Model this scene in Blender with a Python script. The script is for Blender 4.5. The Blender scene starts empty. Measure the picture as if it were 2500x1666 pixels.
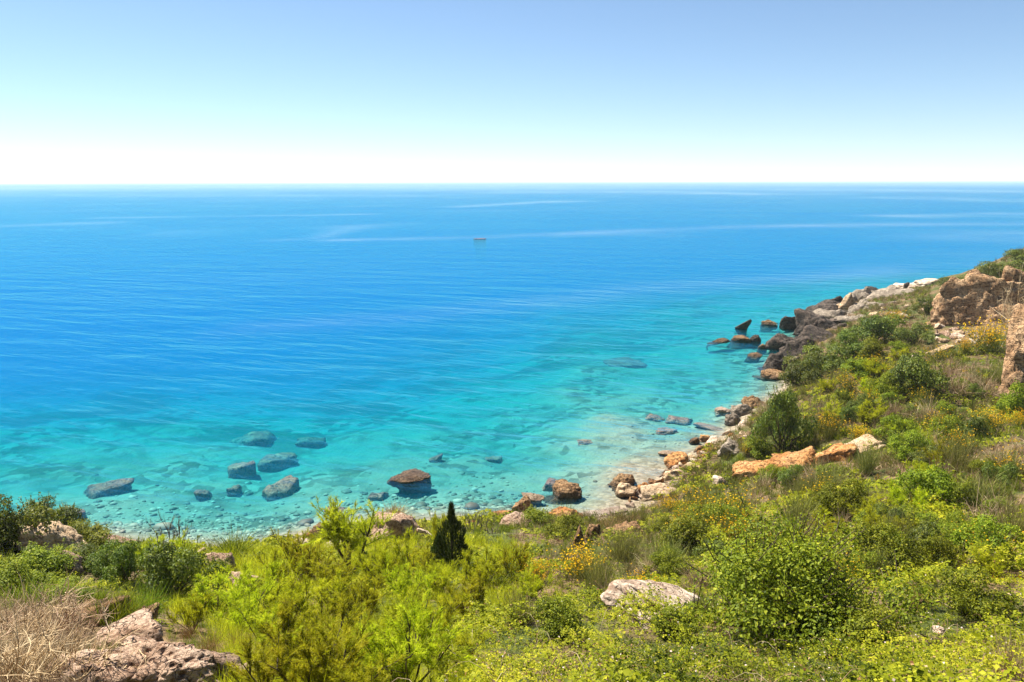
import bpy, math, random
import numpy as np
from mathutils import Vector, Matrix

SC = bpy.context.scene
COL = SC.collection
rng = np.random.default_rng(7)
random.seed(7)

# ------------------------------------------------------------------ camera
CAM_H = 16.0
F = 1944.0                      # focal length in pixels of a 2500 px wide frame
PITCH = math.radians(11.34)
cam_data = bpy.data.cameras.new('camera')
cam_data.sensor_width = 36.0
cam_data.lens = 28.0
cam_data.clip_start = 0.067
cam_data.clip_end = 120000.0
cam = bpy.data.objects.new('camera', cam_data)
COL.objects.link(cam)
ROT = Matrix.Rotation(math.pi / 2 - PITCH, 3, 'X') @ Matrix.Rotation(math.radians(-0.16), 3, 'Z')
cam.matrix_world = Matrix.Translation((0, 0, CAM_H)) @ ROT.to_4x4()
SC.camera = cam

# ------------------------------------------------------------------ sky, sun, exposure
SUN_EL = math.radians(56)
SUN_AZ = math.radians(-50)      # seen from above, from +Y (the view) towards -X (left)
world = bpy.data.worlds.new('World')
SC.world = world
world.use_nodes = True
wn = world.node_tree
wn.nodes.clear()
sky = wn.nodes.new('ShaderNodeTexSky')
sky.sky_type = 'NISHITA'
sky.sun_disc = False
sky.sun_elevation = SUN_EL
sky.sun_rotation = SUN_AZ
sky.altitude = 0
sky.air_density = 0.8
sky.dust_density = 0.0
sky.ozone_density = 4.0
bg = wn.nodes.new('ShaderNodeBackground')
bg.inputs['Strength'].default_value = 0.06
wo = wn.nodes.new('ShaderNodeOutputWorld')
hs = wn.nodes.new('ShaderNodeHueSaturation')      # the photograph's vivid grading of the whole sky
hs.inputs['Saturation'].default_value = 0.96
hs.inputs['Hue'].default_value = 0.496
wn.links.new(sky.outputs[0], hs.inputs['Color'])
wn.links.new(hs.outputs[0], bg.inputs['Color'])
wn.links.new(bg.outputs[0], wo.inputs['Surface'])

sun_data = bpy.data.lights.new('sun', 'SUN')
sun_data.energy = 5.0
sun_data.angle = math.radians(0.53)
sun_data.color = (1.0, 0.94, 0.82)
sun = bpy.data.objects.new('sun', sun_data)
COL.objects.link(sun)
SUN_DIR = Vector((math.sin(SUN_AZ) * math.cos(SUN_EL), math.cos(SUN_AZ) * math.cos(SUN_EL), math.sin(SUN_EL)))
sun.rotation_euler = SUN_DIR.to_track_quat('Z', 'Y').to_euler()
sun.location = (-30, 30, 60)

vs = SC.view_settings
vs.view_transform = 'Standard'
vs.look = 'None'
vs.exposure = 1.3
vs.gamma = 1.0
vs.use_curve_mapping = False
SC.cycles.max_bounces = 8
SC.cycles.diffuse_bounces = 3
SC.cycles.glossy_bounces = 2
SC.cycles.transmission_bounces = 4
SC.cycles.transparent_max_bounces = 8
SC.cycles.volume_bounces = 2
SC.cycles.caustics_reflective = False
SC.cycles.caustics_refractive = False
SC.cycles.use_denoising = True
SC.cycles.sample_clamp_indirect = 6.0

# ------------------------------------------------------------------ helpers: pixels, noise, meshes
S = 2500.0 / 2353.0             # the survey of the photograph was read at 2353 px width
ROTN = np.array(ROT)


def ray(px, py):
    """World direction through a surveyed picture point."""
    d = np.array([(px * S - 1250) / F, -(py * S - 833) / F, -1.0])
    return ROTN @ d


def at_y(px, py, y):
    d = ray(px, py)
    t = y / d[1]
    return np.array([d[0] * t, y, CAM_H + d[2] * t])


def at_z(px, py, z=0.0):
    d = ray(px, py)
    t = (z - CAM_H) / d[2]
    return np.array([d[0] * t, d[1] * t, z])


def _hash(ix, iy, iz, seed):
    h = (ix.astype(np.int64) * 374761393 + iy.astype(np.int64) * 668265263 + iz.astype(np.int64) * 2147483647 + seed * 974634777) & 0xFFFFFFFF
    h = ((h ^ (h >> 13)) * 1274126177) & 0xFFFFFFFF
    h = ((h ^ (h >> 16)) * 2246822519) & 0xFFFFFFFF
    return ((h ^ (h >> 15)) & 0xFFFFFF) / float(0xFFFFFF)


def noise3(p, seed=0):
    """Value noise in [-1, 1]; p is (n, 3)."""
    f = np.floor(p)
    t = p - f
    t = t * t * t * (t * (t * 6 - 15) + 10)
    i = f.astype(np.int64)
    r = 0
    for dx in (0, 1):
        wx = t[:, 0] if dx else 1 - t[:, 0]
        for dy in (0, 1):
            wy = t[:, 1] if dy else 1 - t[:, 1]
            for dz in (0, 1):
                wz = t[:, 2] if dz else 1 - t[:, 2]
                r = r + wx * wy * wz * _hash(i[:, 0] + dx, i[:, 1] + dy, i[:, 2] + dz, seed)
    return r * 2 - 1


def fbm(p, octaves=4, seed=0, gain=0.5, lac=2.03):
    a, s, tot = 1.0, 0, 0.0
    q = np.array(p, float)
    for k in range(octaves):
        s = s + a * noise3(q, seed + k * 17)
        tot += a
        a *= gain
        q = q * lac + 11.3
    return s / tot


def mesh_np(name, V, T, attrs=None, smooth=False):
    """A mesh from (n,3) vertices and (m,k) faces; attrs: name -> per-vertex floats."""
    V = np.ascontiguousarray(V, dtype=np.float32)
    T = np.ascontiguousarray(T, dtype=np.int32)
    me = bpy.data.meshes.new(name)
    m, k = T.shape
    me.vertices.add(len(V))
    me.vertices.foreach_set('co', V.ravel())
    me.loops.add(m * k)
    me.loops.foreach_set('vertex_index', T.ravel())
    me.polygons.add(m)
    me.polygons.foreach_set('loop_start', np.arange(0, m * k, k, dtype=np.int32))
    me.polygons.foreach_set('loop_total', np.full(m, k, dtype=np.int32))
    if smooth:
        me.polygons.foreach_set('use_smooth', np.ones(m, dtype=bool))
    for an, av in (attrs or {}).items():
        a = me.attributes.new(an, 'FLOAT', 'POINT')
        a.data.foreach_set('value', np.ascontiguousarray(av, dtype=np.float32))
    me.update(calc_edges=True)
    return me


def add_obj(name, me, mat=None, parent=None, loc=None, rotz=0.0, scale=None):
    o = bpy.data.objects.new(name, me)
    COL.objects.link(o)
    if mat is not None and me is not None and len(me.materials) == 0:
        me.materials.append(mat)
    if parent is not None:
        o.parent = parent
    if loc is not None:
        o.location = loc
    if rotz:
        o.rotation_euler = (0, 0, rotz)
    if scale is not None:
        o.scale = scale if hasattr(scale, '__len__') else (scale,) * 3
    return o


def tag(o, label=None, cat=None, group=None, kind=None):
    if label:
        o['label'] = label
    if cat:
        o['category'] = cat
    if group:
        o['group'] = group
    if kind:
        o['kind'] = kind
    return o


def new_mat(name):
    m = bpy.data.materials.new(name)
    m.use_nodes = True
    nt = m.node_tree
    nt.nodes.clear()
    out = nt.nodes.new('ShaderNodeOutputMaterial')
    return m, nt, out


class NT:
    """Short-hand for wiring shader nodes."""
    def __init__(self, nt):
        self.nt = nt

    def n(self, t, **kw):
        nd = self.nt.nodes.new(t)
        for k, v in kw.items():
            setattr(nd, k, v)
        return nd

    def put(self, sock, v):
        if isinstance(v, bpy.types.NodeSocket):
            self.nt.links.new(v, sock)
        else:
            sock.default_value = v

    def math(self, op, a, b=0.0, c=None, clamp=False):
        nd = self.n('ShaderNodeMath', operation=op, use_clamp=clamp)
        self.put(nd.inputs[0], a)
        self.put(nd.inputs[1], b)
        if c is not None:
            self.put(nd.inputs[2], c)
        return nd.outputs[0]

    def mix(self, f, a, b):
        nd = self.n('ShaderNodeMix', data_type='RGBA')
        self.put(nd.inputs[0], f)
        self.put(nd.inputs[6], a if isinstance(a, bpy.types.NodeSocket) else (*a, 1))
        self.put(nd.inputs[7], b if isinstance(b, bpy.types.NodeSocket) else (*b, 1))
        return nd.outputs[2]

    def noise(self, vec, scale, detail=4, rough=0.55, dist=0.0):
        nd = self.n('ShaderNodeTexNoise')
        self.put(nd.inputs['Vector'], vec)
        self.put(nd.inputs['Scale'], scale)
        nd.inputs['Detail'].default_value = detail
        nd.inputs['Roughness'].default_value = rough
        nd.inputs['Distortion'].default_value = dist
        return nd.outputs['Fac']

    def voronoi(self, vec, scale, feature='F1', out='Distance'):
        nd = self.n('ShaderNodeTexVoronoi', feature=feature)
        self.put(nd.inputs['Vector'], vec)
        self.put(nd.inputs['Scale'], scale)
        return nd.outputs[out]

    def ramp(self, fac, lo, hi):
        nd = self.n('ShaderNodeMapRange', clamp=True)
        nd.interpolation_type = 'SMOOTHSTEP'
        self.put(nd.inputs[0], fac)
        nd.inputs[1].default_value = lo
        nd.inputs[2].default_value = hi
        return nd.outputs[0]

    def scalevec(self, vec, s, rot=(0, 0, 0)):
        nd = self.n('ShaderNodeMapping')
        self.put(nd.inputs[0], vec)
        nd.inputs['Rotation'].default_value = rot
        n2 = self.n('ShaderNodeMapping')
        self.link(nd.outputs[0], n2.inputs[0])
        n2.inputs['Scale'].default_value = s
        return n2.outputs[0]

    def bump(self, h, strength, dist, normal=None):
        nd = self.n('ShaderNodeBump')
        self.put(nd.inputs['Strength'], strength)
        self.put(nd.inputs['Distance'], dist)
        self.put(nd.inputs['Height'], h)
        if normal is not None:
            self.put(nd.inputs['Normal'], normal)
        return nd.outputs[0]

    def link(self, a, b):
        self.nt.links.new(a, b)


# ------------------------------------------------------------------ terrain: one height function
SHORE_PX = [(120, 1235), (230, 1236), (330, 1252), (430, 1258), (520, 1262), (600, 1252), (650, 1238), (715, 1222), (790, 1205), (880, 1200),
            (960, 1200), (1060, 1192), (1130, 1188), (1210, 1184), (1290, 1186), (1345, 1190), (1420, 1172), (1470, 1140), (1510, 1102), (1545, 1075),
            (1590, 1040), (1650, 1010), (1690, 975), (1715, 945), (1765, 920), (1800, 890), (1805, 860), (1815, 825),
            (1845, 795), (1862, 765), (1880, 735), (1925, 708), (1985, 690), (2085, 664), (2180, 650), (2290, 640)]
SHORE = [np.array([-150.0, 22.0]), np.array([-90.0, 30.0]), np.array([-50.0, 30.0]), np.array([-33.0, 33.0])] + [at_z(a, b)[:2] for a, b in SHORE_PX] + \
        [np.array([118.0, 150.0]), np.array([190.0, 165.0]), np.array([400.0, 230.0])]
SHORE = np.array(SHORE)
LAND_POLY = np.vstack([SHORE, [[400, -200], [-150, -200]]])


def signed_shore(P):
    """Distance to the waterline, positive on land."""
    best = np.full(len(P), 1e9)
    for a, b in zip(SHORE[:-1], SHORE[1:]):
        ab = b - a
        t = np.clip(((P - a) @ ab) / (ab @ ab), 0, 1)
        d = np.hypot(*(P - a - t[:, None] * ab).T)
        best = np.minimum(best, d)
    inside = np.zeros(len(P), bool)
    n = len(LAND_POLY)
    for i in range(n):
        x1, y1 = LAND_POLY[i]
        x2, y2 = LAND_POLY[(i + 1) % n]
        if y1 == y2:
            continue
        c = ((y1 > P[:, 1]) != (y2 > P[:, 1])) & (P[:, 0] < (x2 - x1) * (P[:, 1] - y1) / (y2 - y1) + x1)
        inside ^= c
    return np.where(inside, best, -best)


CTRL_PX = [  # surveyed points of the slope: picture point and distance ahead
    (2353, 575, 104), (2240, 636, 104), (2340, 760, 66), (2250, 800, 62), (2180, 830, 58), (2353, 925, 44), (2353, 1035, 32),
    (2353, 1223, 22), (2353, 1411, 15), (2353, 1560, 10.5),
    (2070, 753, 72), (2070, 847, 52), (2070, 941, 43), (1960, 850, 58), (1890, 941, 46.5), (2000, 1010, 39), (1720, 1105, 37.5),
    (1790, 1223, 25.5), (1506, 1223, 28), (1506, 1411, 16), (1830, 1340, 18.5), (2070, 1223, 23), (1830, 1500, 12.5), (2070, 1411, 15.5), (2070, 1100, 31),
    (1176, 1560, 9.6), (1176, 1411, 15.5), (1176, 1318, 21), (1176, 1240, 28), (1380, 1225, 30.5), (900, 1240, 29.5), (900, 1330, 21), (900, 1440, 14.5),
    (1600, 1150, 34.5), (1700, 1180, 31),
    (94, 1506, 9.4), (94, 1393, 13), (94, 1290, 22), (60, 1240, 28), (255, 1232, 31.5), (420, 1290, 25.5), (535, 1275, 27.5), (420, 1400, 16.5), (330, 1500, 10.8),
    (600, 1330, 22), (650, 1450, 14), (650, 1560, 9.5), (720, 1290, 26), (1506, 1560, 9.8), (-100, 1300, 22), (-100, 1500, 9.5), (-100, 1230, 28)]
CTRL = [at_y(*c) for c in CTRL_PX]
CTRL += [np.array(c, float) for c in [(0, 0, 13.9), (14, 0, 13.9), (-14, 0, 13.9), (0, -14, 14.5), (40, 0, 13), (-40, 0, 12), (40, -20, 14),
                                      (-40, 14, 8.5), (-60, 20, 5.5), (-100, 10, 6), (70, 40, 9), (120, 60, 13), (90, 100, 10.5), (130, 110, 9),
                                      (60, 20, 11), (200, 80, 16), (300, 150, 12), (0, 4.5, 12.0), (9, 4.5, 12), (-9, 4.5, 12)]]
CTRL += [np.array([p[0], p[1], 0.0]) for p in SHORE[::1]]
CTRL = np.array(CTRL)


def _tps(P, C):
    r2 = ((P[:, None, :] - C[None, :, :]) ** 2).sum(-1) + 1e-9
    return 0.5 * r2 * np.log(r2)


_n = len(CTRL)
_A = np.zeros((_n + 3, _n + 3))
_C2 = CTRL[:, :2] / 30.0
_A[:_n, :_n] = _tps(_C2, _C2) + np.eye(_n) * 0.004
_A[:_n, _n] = 1
_A[:_n, _n + 1:] = _C2
_A[_n:, :_n] = _A[:_n, _n:].T
_W = np.linalg.solve(_A, np.concatenate([CTRL[:, 2], np.zeros(3)]))


def ground_z(P, detail=True):
    P = np.atleast_2d(np.asarray(P, float))
    out = np.empty(len(P))
    for k in range(0, len(P), 40000):
        Q = P[k:k + 40000]
        q = Q / 30.0
        z = _tps(q, _C2) @ _W[:_n] + _W[_n] + q @ _W[_n + 1:]
        s = signed_shore(Q)
        land = np.maximum(z, 0.10 * np.clip(s, 0, 6))
        cove = np.exp(-((Q[:, 0] - 5.5) / 4.5) ** 2)          # the sandy cove is flat, elsewhere a low bank
        kk = np.clip(s / 2.5, 0, 1)
        land = land * kk + (0.42 - .3 * cove) * s * (1 - kk)
        o = np.clip(-s, 0, None)
        cs = np.exp(-((Q[:, 0] - 6.5) / 4.0) ** 2)
        sea = -((0.19 - .14 * cs) * np.clip(o, 0, 3.5) + 0.066 * np.clip(o - 2.5, 0, 26) + 0.12 * np.clip(o - 24, 0, 50))
        h = np.where(s > 0, land, sea)
        if detail:
            p3 = np.column_stack([Q, np.zeros(len(Q))])
            amp = np.where(s > 0, np.clip(s / 4, 0, 1) * 0.34, np.clip(o / 12, 0.02, 1) * 0.45)
            h = h + amp * fbm(p3 * 0.28, 4, 3) + np.where(s > 0, 0.05, 0.03) * fbm(p3 * 1.7, 3, 5)
        out[k:k + 40000] = h
    return out


def hit(px, py, zoff=0.0):
    """Where the sight line through a surveyed picture point meets the land or sea bed."""
    d = ray(px, py)
    d = d / np.linalg.norm(d)
    t = np.concatenate([np.arange(5, 60, 0.15), np.arange(60, 260, 0.6)])
    P = np.array([0, 0, CAM_H]) + t[:, None] * d
    g = ground_z(P[:, :2]) + zoff
    k = np.argmax(P[:, 2] <= g)
    if P[k, 2] > g[k]:
        return at_z(px, py)
    return P[k]
# ------------------------------------------------------------------ materials of the setting
def mat_ground():
    m, nt, out = new_mat('ground')
    N = NT(nt)
    g = N.n('ShaderNodeNewGeometry').outputs['Position']
    sx = N.n('ShaderNodeSeparateXYZ')
    N.link(g, sx.inputs[0])
    big = N.noise(g, 0.35, 5)
    fine = N.noise(g, 6.0, 6, 0.65)
    soil = N.mix(N.ramp(fine, 0.35, 0.68), (0.07, 0.045, 0.022), (0.24, 0.16, 0.08))
    green = N.mix(N.ramp(fine, 0.35, 0.65), (0.03, 0.045, 0.008), (0.09, 0.10, 0.02))
    land = N.mix(N.ramp(big, 0.42, 0.58), soil, green)
    # shore pebbles and sand
    cell = N.voronoi(g, 4.2, 'F1', 'Color')
    sep = N.n('ShaderNodeSeparateColor')
    N.link(cell, sep.inputs[0])
    peb = N.mix(sep.outputs[0], (0.12, 0.09, 0.05), (0.42, 0.35, 0.26))
    sand = N.mix(N.ramp(N.noise(g, 1.3, 4), 0.3, 0.7), (0.17, 0.135, 0.085), (0.32, 0.27, 0.20))
    shore = N.mix(0.55, sand, peb)
    # sea bed: pale sand and cobbles with darker weed patches that have a shape of their own
    cell2 = N.voronoi(g, 1.6, 'F1', 'Color')
    sep2 = N.n('ShaderNodeSeparateColor')
    N.link(cell2, sep2.inputs[0])
    cob = N.mix(N.ramp(sep2.outputs[0], 0.15, 0.9), (0.08, 0.07, 0.05), (0.38, 0.34, 0.27))
    bed = N.mix(N.ramp(N.noise(g, 0.22, 3), 0.40, 0.60), cob, (0.32, 0.29, 0.23))
    bed = N.mix(0.35, bed, sand)
    weedn = N.noise(N.scalevec(g, (0.10, 0.17, 0.1), (0, 0, 0.5)), 1.0, 5, 0.6, 0.6)
    deepw = N.ramp(N.math('MULTIPLY', sx.outputs[2], -1.0), 0.5, 2.2)
    weed = N.math('MULTIPLY', N.ramp(weedn, 0.47, 0.56), deepw)
    bed = N.mix(N.math('MULTIPLY', weed, 0.85), bed, (0.07, 0.09, 0.06))
    c = N.mix(N.ramp(sx.outputs[2], -0.35, -0.02), bed, shore)
    c = N.mix(N.ramp(sx.outputs[2], 0.15, 0.4), c, land)
    p = N.n('ShaderNodeBsdfPrincipled')
    N.put(p.inputs['Base Color'], c)
    p.inputs['Roughness'].default_value = 0.95
    p.inputs['Specular IOR Level'].default_value = 0.2
    h = N.math('ADD', fine, N.math('MULTIPLY', N.voronoi(g, 4.2), -0.8))
    N.put(p.inputs['Normal'], N.bump(h, 0.7, 0.08))
    N.link(p.outputs[0], out.inputs[0])
    return m


def mat_sea():
    m, nt, out = new_mat('sea_water')
    N = NT(nt)
    g = N.n('ShaderNodeNewGeometry').outputs['Position']
    sl = N.n('ShaderNodeAttribute', attribute_name='slick').outputs['Fac']
    rough_water = N.math('SUBTRACT', 1.0, sl, clamp=True)
    # wind ripples, their crests lying across the view and drifting to the right
    w1 = N.noise(N.scalevec(g, (0.20, 0.85, 1), (0, 0, math.radians(36))), 1.0, 3, 0.5, 0.5)
    w2 = N.noise(N.scalevec(g, (1.6, 4.5, 1), (0, 0, math.radians(22))), 1.0, 3, 0.6, 0.3)
    w3 = N.noise(N.scalevec(g, (0.06, 0.16, 1), (0, 0, math.radians(9))), 1.0, 4, 0.55)
    h = N.math('ADD', N.math('MULTIPLY', w1, 0.24), N.math('MULTIPLY', w2, 0.03))
    w4 = N.noise(N.scalevec(g, (0.06, 0.27, 1), (0, 0, math.radians(18))), 1.0, 3, 0.6, 0.4)
    h = N.math('ADD', h, N.math('MULTIPLY', w3, 0.5))
    h = N.math('ADD', h, N.math('MULTIPLY', w4, 0.6))
    patch = N.ramp(N.noise(N.scalevec(g, (0.010, 0.028, 1), (0, 0, 0.12)), 1.0, 4, 0.6, 0.4), 0.30, 0.70)
    gust = N.math('MULTIPLY_ADD', patch, 0.65, 0.35)
    nor = N.bump(h, N.math('MULTIPLY', N.math('MULTIPLY_ADD', rough_water, 0.85, 0.15), gust), 1.0)
    fr = N.n('ShaderNodeFresnel')
    fr.inputs['IOR'].default_value = 1.333
    N.put(fr.inputs['Normal'], nor)
    gl = N.n('ShaderNodeBsdfGlossy')
    gl.inputs['Color'].default_value = (0.55, 0.66, 0.78, 1)
    N.put(gl.inputs['Color'], N.mix(sl, (0.10, 0.48, 0.70), (0.66, 0.82, 0.94)))
    gl.inputs['Roughness'].default_value = 0.05
    N.put(gl.inputs['Normal'], nor)
    tr = N.n('ShaderNodeBsdfTransparent')
    mx = N.n('ShaderNodeMixShader')
    N.link(fr.outputs[0], mx.inputs[0])
    N.link(tr.outputs[0], mx.inputs[1])
    N.link(gl.outputs[0], mx.inputs[2])
    N.link(mx.outputs[0], out.inputs['Surface'])
    va = N.n('ShaderNodeVolumeAbsorption')
    va.inputs['Color'].default_value = (0.0, 0.90, 0.982, 1)
    va.inputs['Density'].default_value = 0.52
    vsn = N.n('ShaderNodeVolumeScatter')
    vsn.inputs['Color'].default_value = (0.015, 0.72, 1.0, 1)
    vsn.inputs['Density'].default_value = 0.038
    vsn.inputs['Anisotropy'].default_value = 0.0
    ad = N.n('ShaderNodeAddShader')
    N.link(va.outputs[0], ad.inputs[0])
    N.link(vsn.outputs[0], ad.inputs[1])
    N.link(ad.outputs[0], out.inputs['Volume'])
    m.cycles.homogeneous_volume = True
    return m


# ------------------------------------------------------------------ ground sheet (land and sea bed) and sea
def grid_mesh(name, xs, ys, zf, attrs=None, smooth=True):
    X, Y = np.meshgrid(xs, ys)
    P = np.column_stack([X.ravel(), Y.ravel()])
    z = zf(P)
    nx, ny = len(xs), len(ys)
    i = (np.arange(ny - 1)[:, None] * nx + np.arange(nx - 1)[None, :]).ravel()
    T = np.column_stack([i, i + 1, i + 1 + nx, i + nx])
    at = {k: f(P) for k, f in (attrs or {}).items()}
    return mesh_np(name, np.column_stack([P, z]), T, at, smooth)


def spaced(lo, hi, step, outlo, outhi, grow=1.35):
    c = list(np.arange(lo, hi + step * .5, step))
    s, x = step, c[-1]
    while x < outhi:
        s *= grow
        x += s
        c.append(x)
    s, x, pre = step, c[0], []
    while x > outlo:
        s *= grow
        x -= s
        pre.append(x)
    return np.array(pre[::-1] + c)


def far_ground(P):
    r = np.hypot(P[:, 0] - 20, P[:, 1] - 60)
    z = ground_z(P)
    k = np.clip((r - 260) / 120, 0, 1)
    s = P[:, 1] - 200
    base = np.where(s > 0, -8.0, np.where(P[:, 1] < -30, 15.0, np.clip(z, -8, 16)))
    return np.clip(z, -9, 40) * (1 - k) + base * k


xs = spaced(-45, 90, 0.46, -40000, 40000, 1.5)
ys = spaced(-4, 125, 0.46, -3000, 45000, 1.5)
ground = add_obj('ground', grid_mesh('ground', xs, ys, far_ground), mat_ground())
tag(ground, kind='structure')

# calm slicks on the sea: lines of smooth water at their real place
SLICKS = [([(600, 752), (900, 732), (1250, 695), (1500, 662), (1900, 640), (2150, 612), (2353, 590)], 13, 0.62),
          ([(500, 770), (900, 722), (1150, 706), (1420, 682), (1500, 668)], 9, 0.35),
          ([(780, 552), (1100, 546), (1350, 536), (1700, 522), (2000, 516), (2353, 512)], 4.0, 0.75),
          ([(2080, 497), (2353, 493)], 4, 0.8), ([(1050, 476), (1300, 463)], 1.6, 0.7), ([(2310, 545), (2353, 540)], 12, 0.6),
          ([(0, 520), (230, 512)], 3, .5), ([(240, 501), (560, 497), (830, 493)], 1.6, 0.6), ([(730, 548), (820, 520), (900, 515)], 2.5, 0.4),
          ([(1230, 442), (1500, 441), (1780, 447)], 2.2, 0.9), ([(1900, 436), (2353, 441)], 3, 0.8), ([(0, 434), (700, 430), (1100, 432)], 5, 0.9),
          ([(1500, 428), (2353, 425)], 3, 0.6), ([(2100, 455), (2353, 462)], 3, 0.6), ([(0, 448), (900, 450)], 4, 0.45), ([(640, 553), (670, 551)], 3, .5)]


def slick_attr(P):
    d = np.column_stack([P[:, 0], P[:, 1], np.full(len(P), -CAM_H)])
    out = np.zeros(len(P))
    for pts, wpx, strength in SLICKS:
        w = np.array([at_z(a, b)[:2] for a, b in pts])
        best = np.full(len(P), 9e9)
        wid = np.ones(len(P))
        for a, b, pa, pb in zip(w[:-1], w[1:], pts[:-1], pts[1:]):
            ab = b - a
            t = np.clip(((P - a) @ ab) / (ab @ ab), 0, 1)
            dd = np.hypot(*(P - a - t[:, None] * ab).T)
            # a band's breadth on the water in metres, from its breadth as surveyed
            m0 = np.linalg.norm(at_z(pa[0], pa[1] - wpx / 2) - at_z(pa[0], pa[1] + wpx / 2))
            m1 = np.linalg.norm(at_z(pb[0], pb[1] - wpx / 2) - at_z(pb[0], pb[1] + wpx / 2))
            ww = (m0 * (1 - t) + m1 * t) * 0.55
            sel = dd / ww < best
            best = np.where(sel, dd / ww, best)
        p3 = np.column_stack([P * 0.02, np.zeros(len(P))])
        wob = 1 + 0.5 * fbm(p3, 3, 9)
        brk = np.clip(.75 + .9 * fbm(np.column_stack([P * .035, np.full(len(P), 7.0)]), 4, 15), 0.1, 1.15)
        out = np.maximum(out, .6 * strength * brk * np.exp(-(best * wob) ** 2 * .28))
    return out


def sea_sheet():
    # a fan of rings so that the near water and the far water are equally fine to the eye, closed below
    rr = np.concatenate([np.linspace(18, 160, 60), np.geomspace(161, 2500, 240), np.geomspace(2600, 60000, 50)])
    aa = np.radians(np.linspace(-64, 64, 220))
    nr, na = len(rr), len(aa)
    R, A = np.meshgrid(rr, aa, indexing='ij')
    P = np.column_stack([(R * np.sin(A)).ravel(), (R * np.cos(A)).ravel()])
    s = slick_attr(P)
    top = np.column_stack([P, np.zeros(len(P))])
    i = (np.arange(nr - 1)[:, None] * na + np.arange(na - 1)[None, :]).ravel()
    T = np.column_stack([i, i + na, i + 1 + na, i + 1])
    border = np.concatenate([np.arange(na), (np.arange(1, nr) * na + na - 1), (nr - 1) * na + np.arange(na - 2, -1, -1), np.arange(nr - 2, 0, -1) * na])
    nb = len(border)
    low = top[border].copy()
    low[:, 2] = -16.0
    V = np.vstack([top, low])
    j = len(top) + np.arange(nb)
    side = np.column_stack([border, np.roll(border, -1), np.roll(j, -1), j])
    me = mesh_np('sea', V, np.vstack([T, side]), {'slick': np.concatenate([s, np.zeros(nb)])})
    import bmesh
    bm = bmesh.new()
    bm.from_mesh(me)
    bm.verts.ensure_lookup_table()
    bm.faces.new([bm.verts[k] for k in j])
    bmesh.ops.recalc_face_normals(bm, faces=bm.faces[:])
    bm.to_mesh(me)
    bm.free()
    return me


sea = add_obj('sea', sea_sheet(), mat_sea())
tag(sea, kind='structure')
# ------------------------------------------------------------------ materials of rocks and plants
def mat_rock(name, dark, mid, light, bump=0.5, strata=0.0, pit=0.5, scale=1.0, wetk=0.6):
    m, nt, out = new_mat(name)
    N = NT(nt)
    tc = N.n('ShaderNodeTexCoord').outputs['Object']
    oi = N.n('ShaderNodeObjectInfo')
    add = N.n('ShaderNodeVectorMath', operation='ADD')
    N.link(tc, add.inputs[0])
    cmb = N.n('ShaderNodeCombineXYZ')
    N.put(cmb.inputs[0], N.math('MULTIPLY', oi.outputs['Random'], 37.0))
    N.link(cmb.outputs[0], add.inputs[1])
    v = add.outputs[0]
    n1 = N.noise(v, 1.3 * scale, 6, 0.62)
    n2 = N.noise(v, 6.0 * scale, 6, 0.7)
    n3 = N.noise(v, 22.0 * scale, 4, 0.7)
    lay = N.noise(N.scalevec(v, (0.5, 0.5, 7.0), (0.12, 0.2, 0)), scale, 4, 0.6)
    c = N.mix(N.ramp(n1, 0.36, 0.66), mid, light)
    c = N.mix(N.ramp(N.math('MULTIPLY_ADD', lay, strata, N.math('MULTIPLY', n2, 1 - strata)), 0.54, 0.38), c, dark)
    pits = N.ramp(N.voronoi(v, 7.0 * scale), 0.30, 0.05)
    c = N.mix(N.math('MULTIPLY', N.math('MULTIPLY', pits, N.ramp(n2, 0.42, 0.6)), pit), c, dark)
    warp = N.n('ShaderNodeVectorMath', operation='ADD')
    N.link(v, warp.inputs[0])
    nz = N.n('ShaderNodeTexNoise')
    N.link(v, nz.inputs['Vector'])
    nz.inputs['Scale'].default_value = 2.5 * scale
    N.link(nz.outputs['Color'], warp.inputs[1])
    crack = N.ramp(N.voronoi(N.scalevec(warp.outputs[0], (1, 1, 1.7)), 1.1 * scale, 'DISTANCE_TO_EDGE'), 0.035, 0.0)
    c = N.mix(N.math('MULTIPLY', crack, 0.75), c, tuple(0.5 * k for k in dark))
    lich = N.math('MULTIPLY', N.ramp(N.noise(v, 2.6 * scale, 5, 0.7), 0.58, 0.70), 0.45)
    c = N.mix(lich, c, tuple(0.4 * a + 0.5 * b for a, b in zip(dark, light)))
    hv = N.n('ShaderNodeHueSaturation')
    N.put(hv.inputs['Value'], N.math('MULTIPLY_ADD', oi.outputs['Random'], 0.35, 0.83))
    N.put(hv.inputs['Color'], c)
    p = N.n('ShaderNodeBsdfPrincipled')
    gp = N.n('ShaderNodeSeparateXYZ')                  # wet stone up to the swash line
    N.link(N.n('ShaderNodeNewGeometry').outputs['Position'], gp.inputs[0])
    wet = N.ramp(N.math('MULTIPLY_ADD', n2, -0.35, gp.outputs[2]), 0.16, -0.06)
    N.link(N.mix(N.math('MULTIPLY', wet, wetk), hv.outputs[0], tuple(0.35 * k for k in dark)), p.inputs['Base Color'])
    N.put(p.inputs['Roughness'], N.math('MULTIPLY_ADD', wet, -0.5, 0.9))
    p.inputs['Specular IOR Level'].default_value = 0.25
    h = N.math('ADD', N.math('MULTIPLY', n2, 0.7), N.math('MULTIPLY', n3, 0.25))
    h = N.math('ADD', h, N.math('MULTIPLY', lay, strata * 1.2))
    h = N.math('SUBTRACT', h, N.math('MULTIPLY', pits, pit * 0.5))
    h = N.math('SUBTRACT', h, N.math('MULTIPLY', crack, 0.8))
    N.put(p.inputs['Normal'], N.bump(h, bump, 0.25))
    N.link(p.outputs[0], out.inputs[0])
    return m


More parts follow.
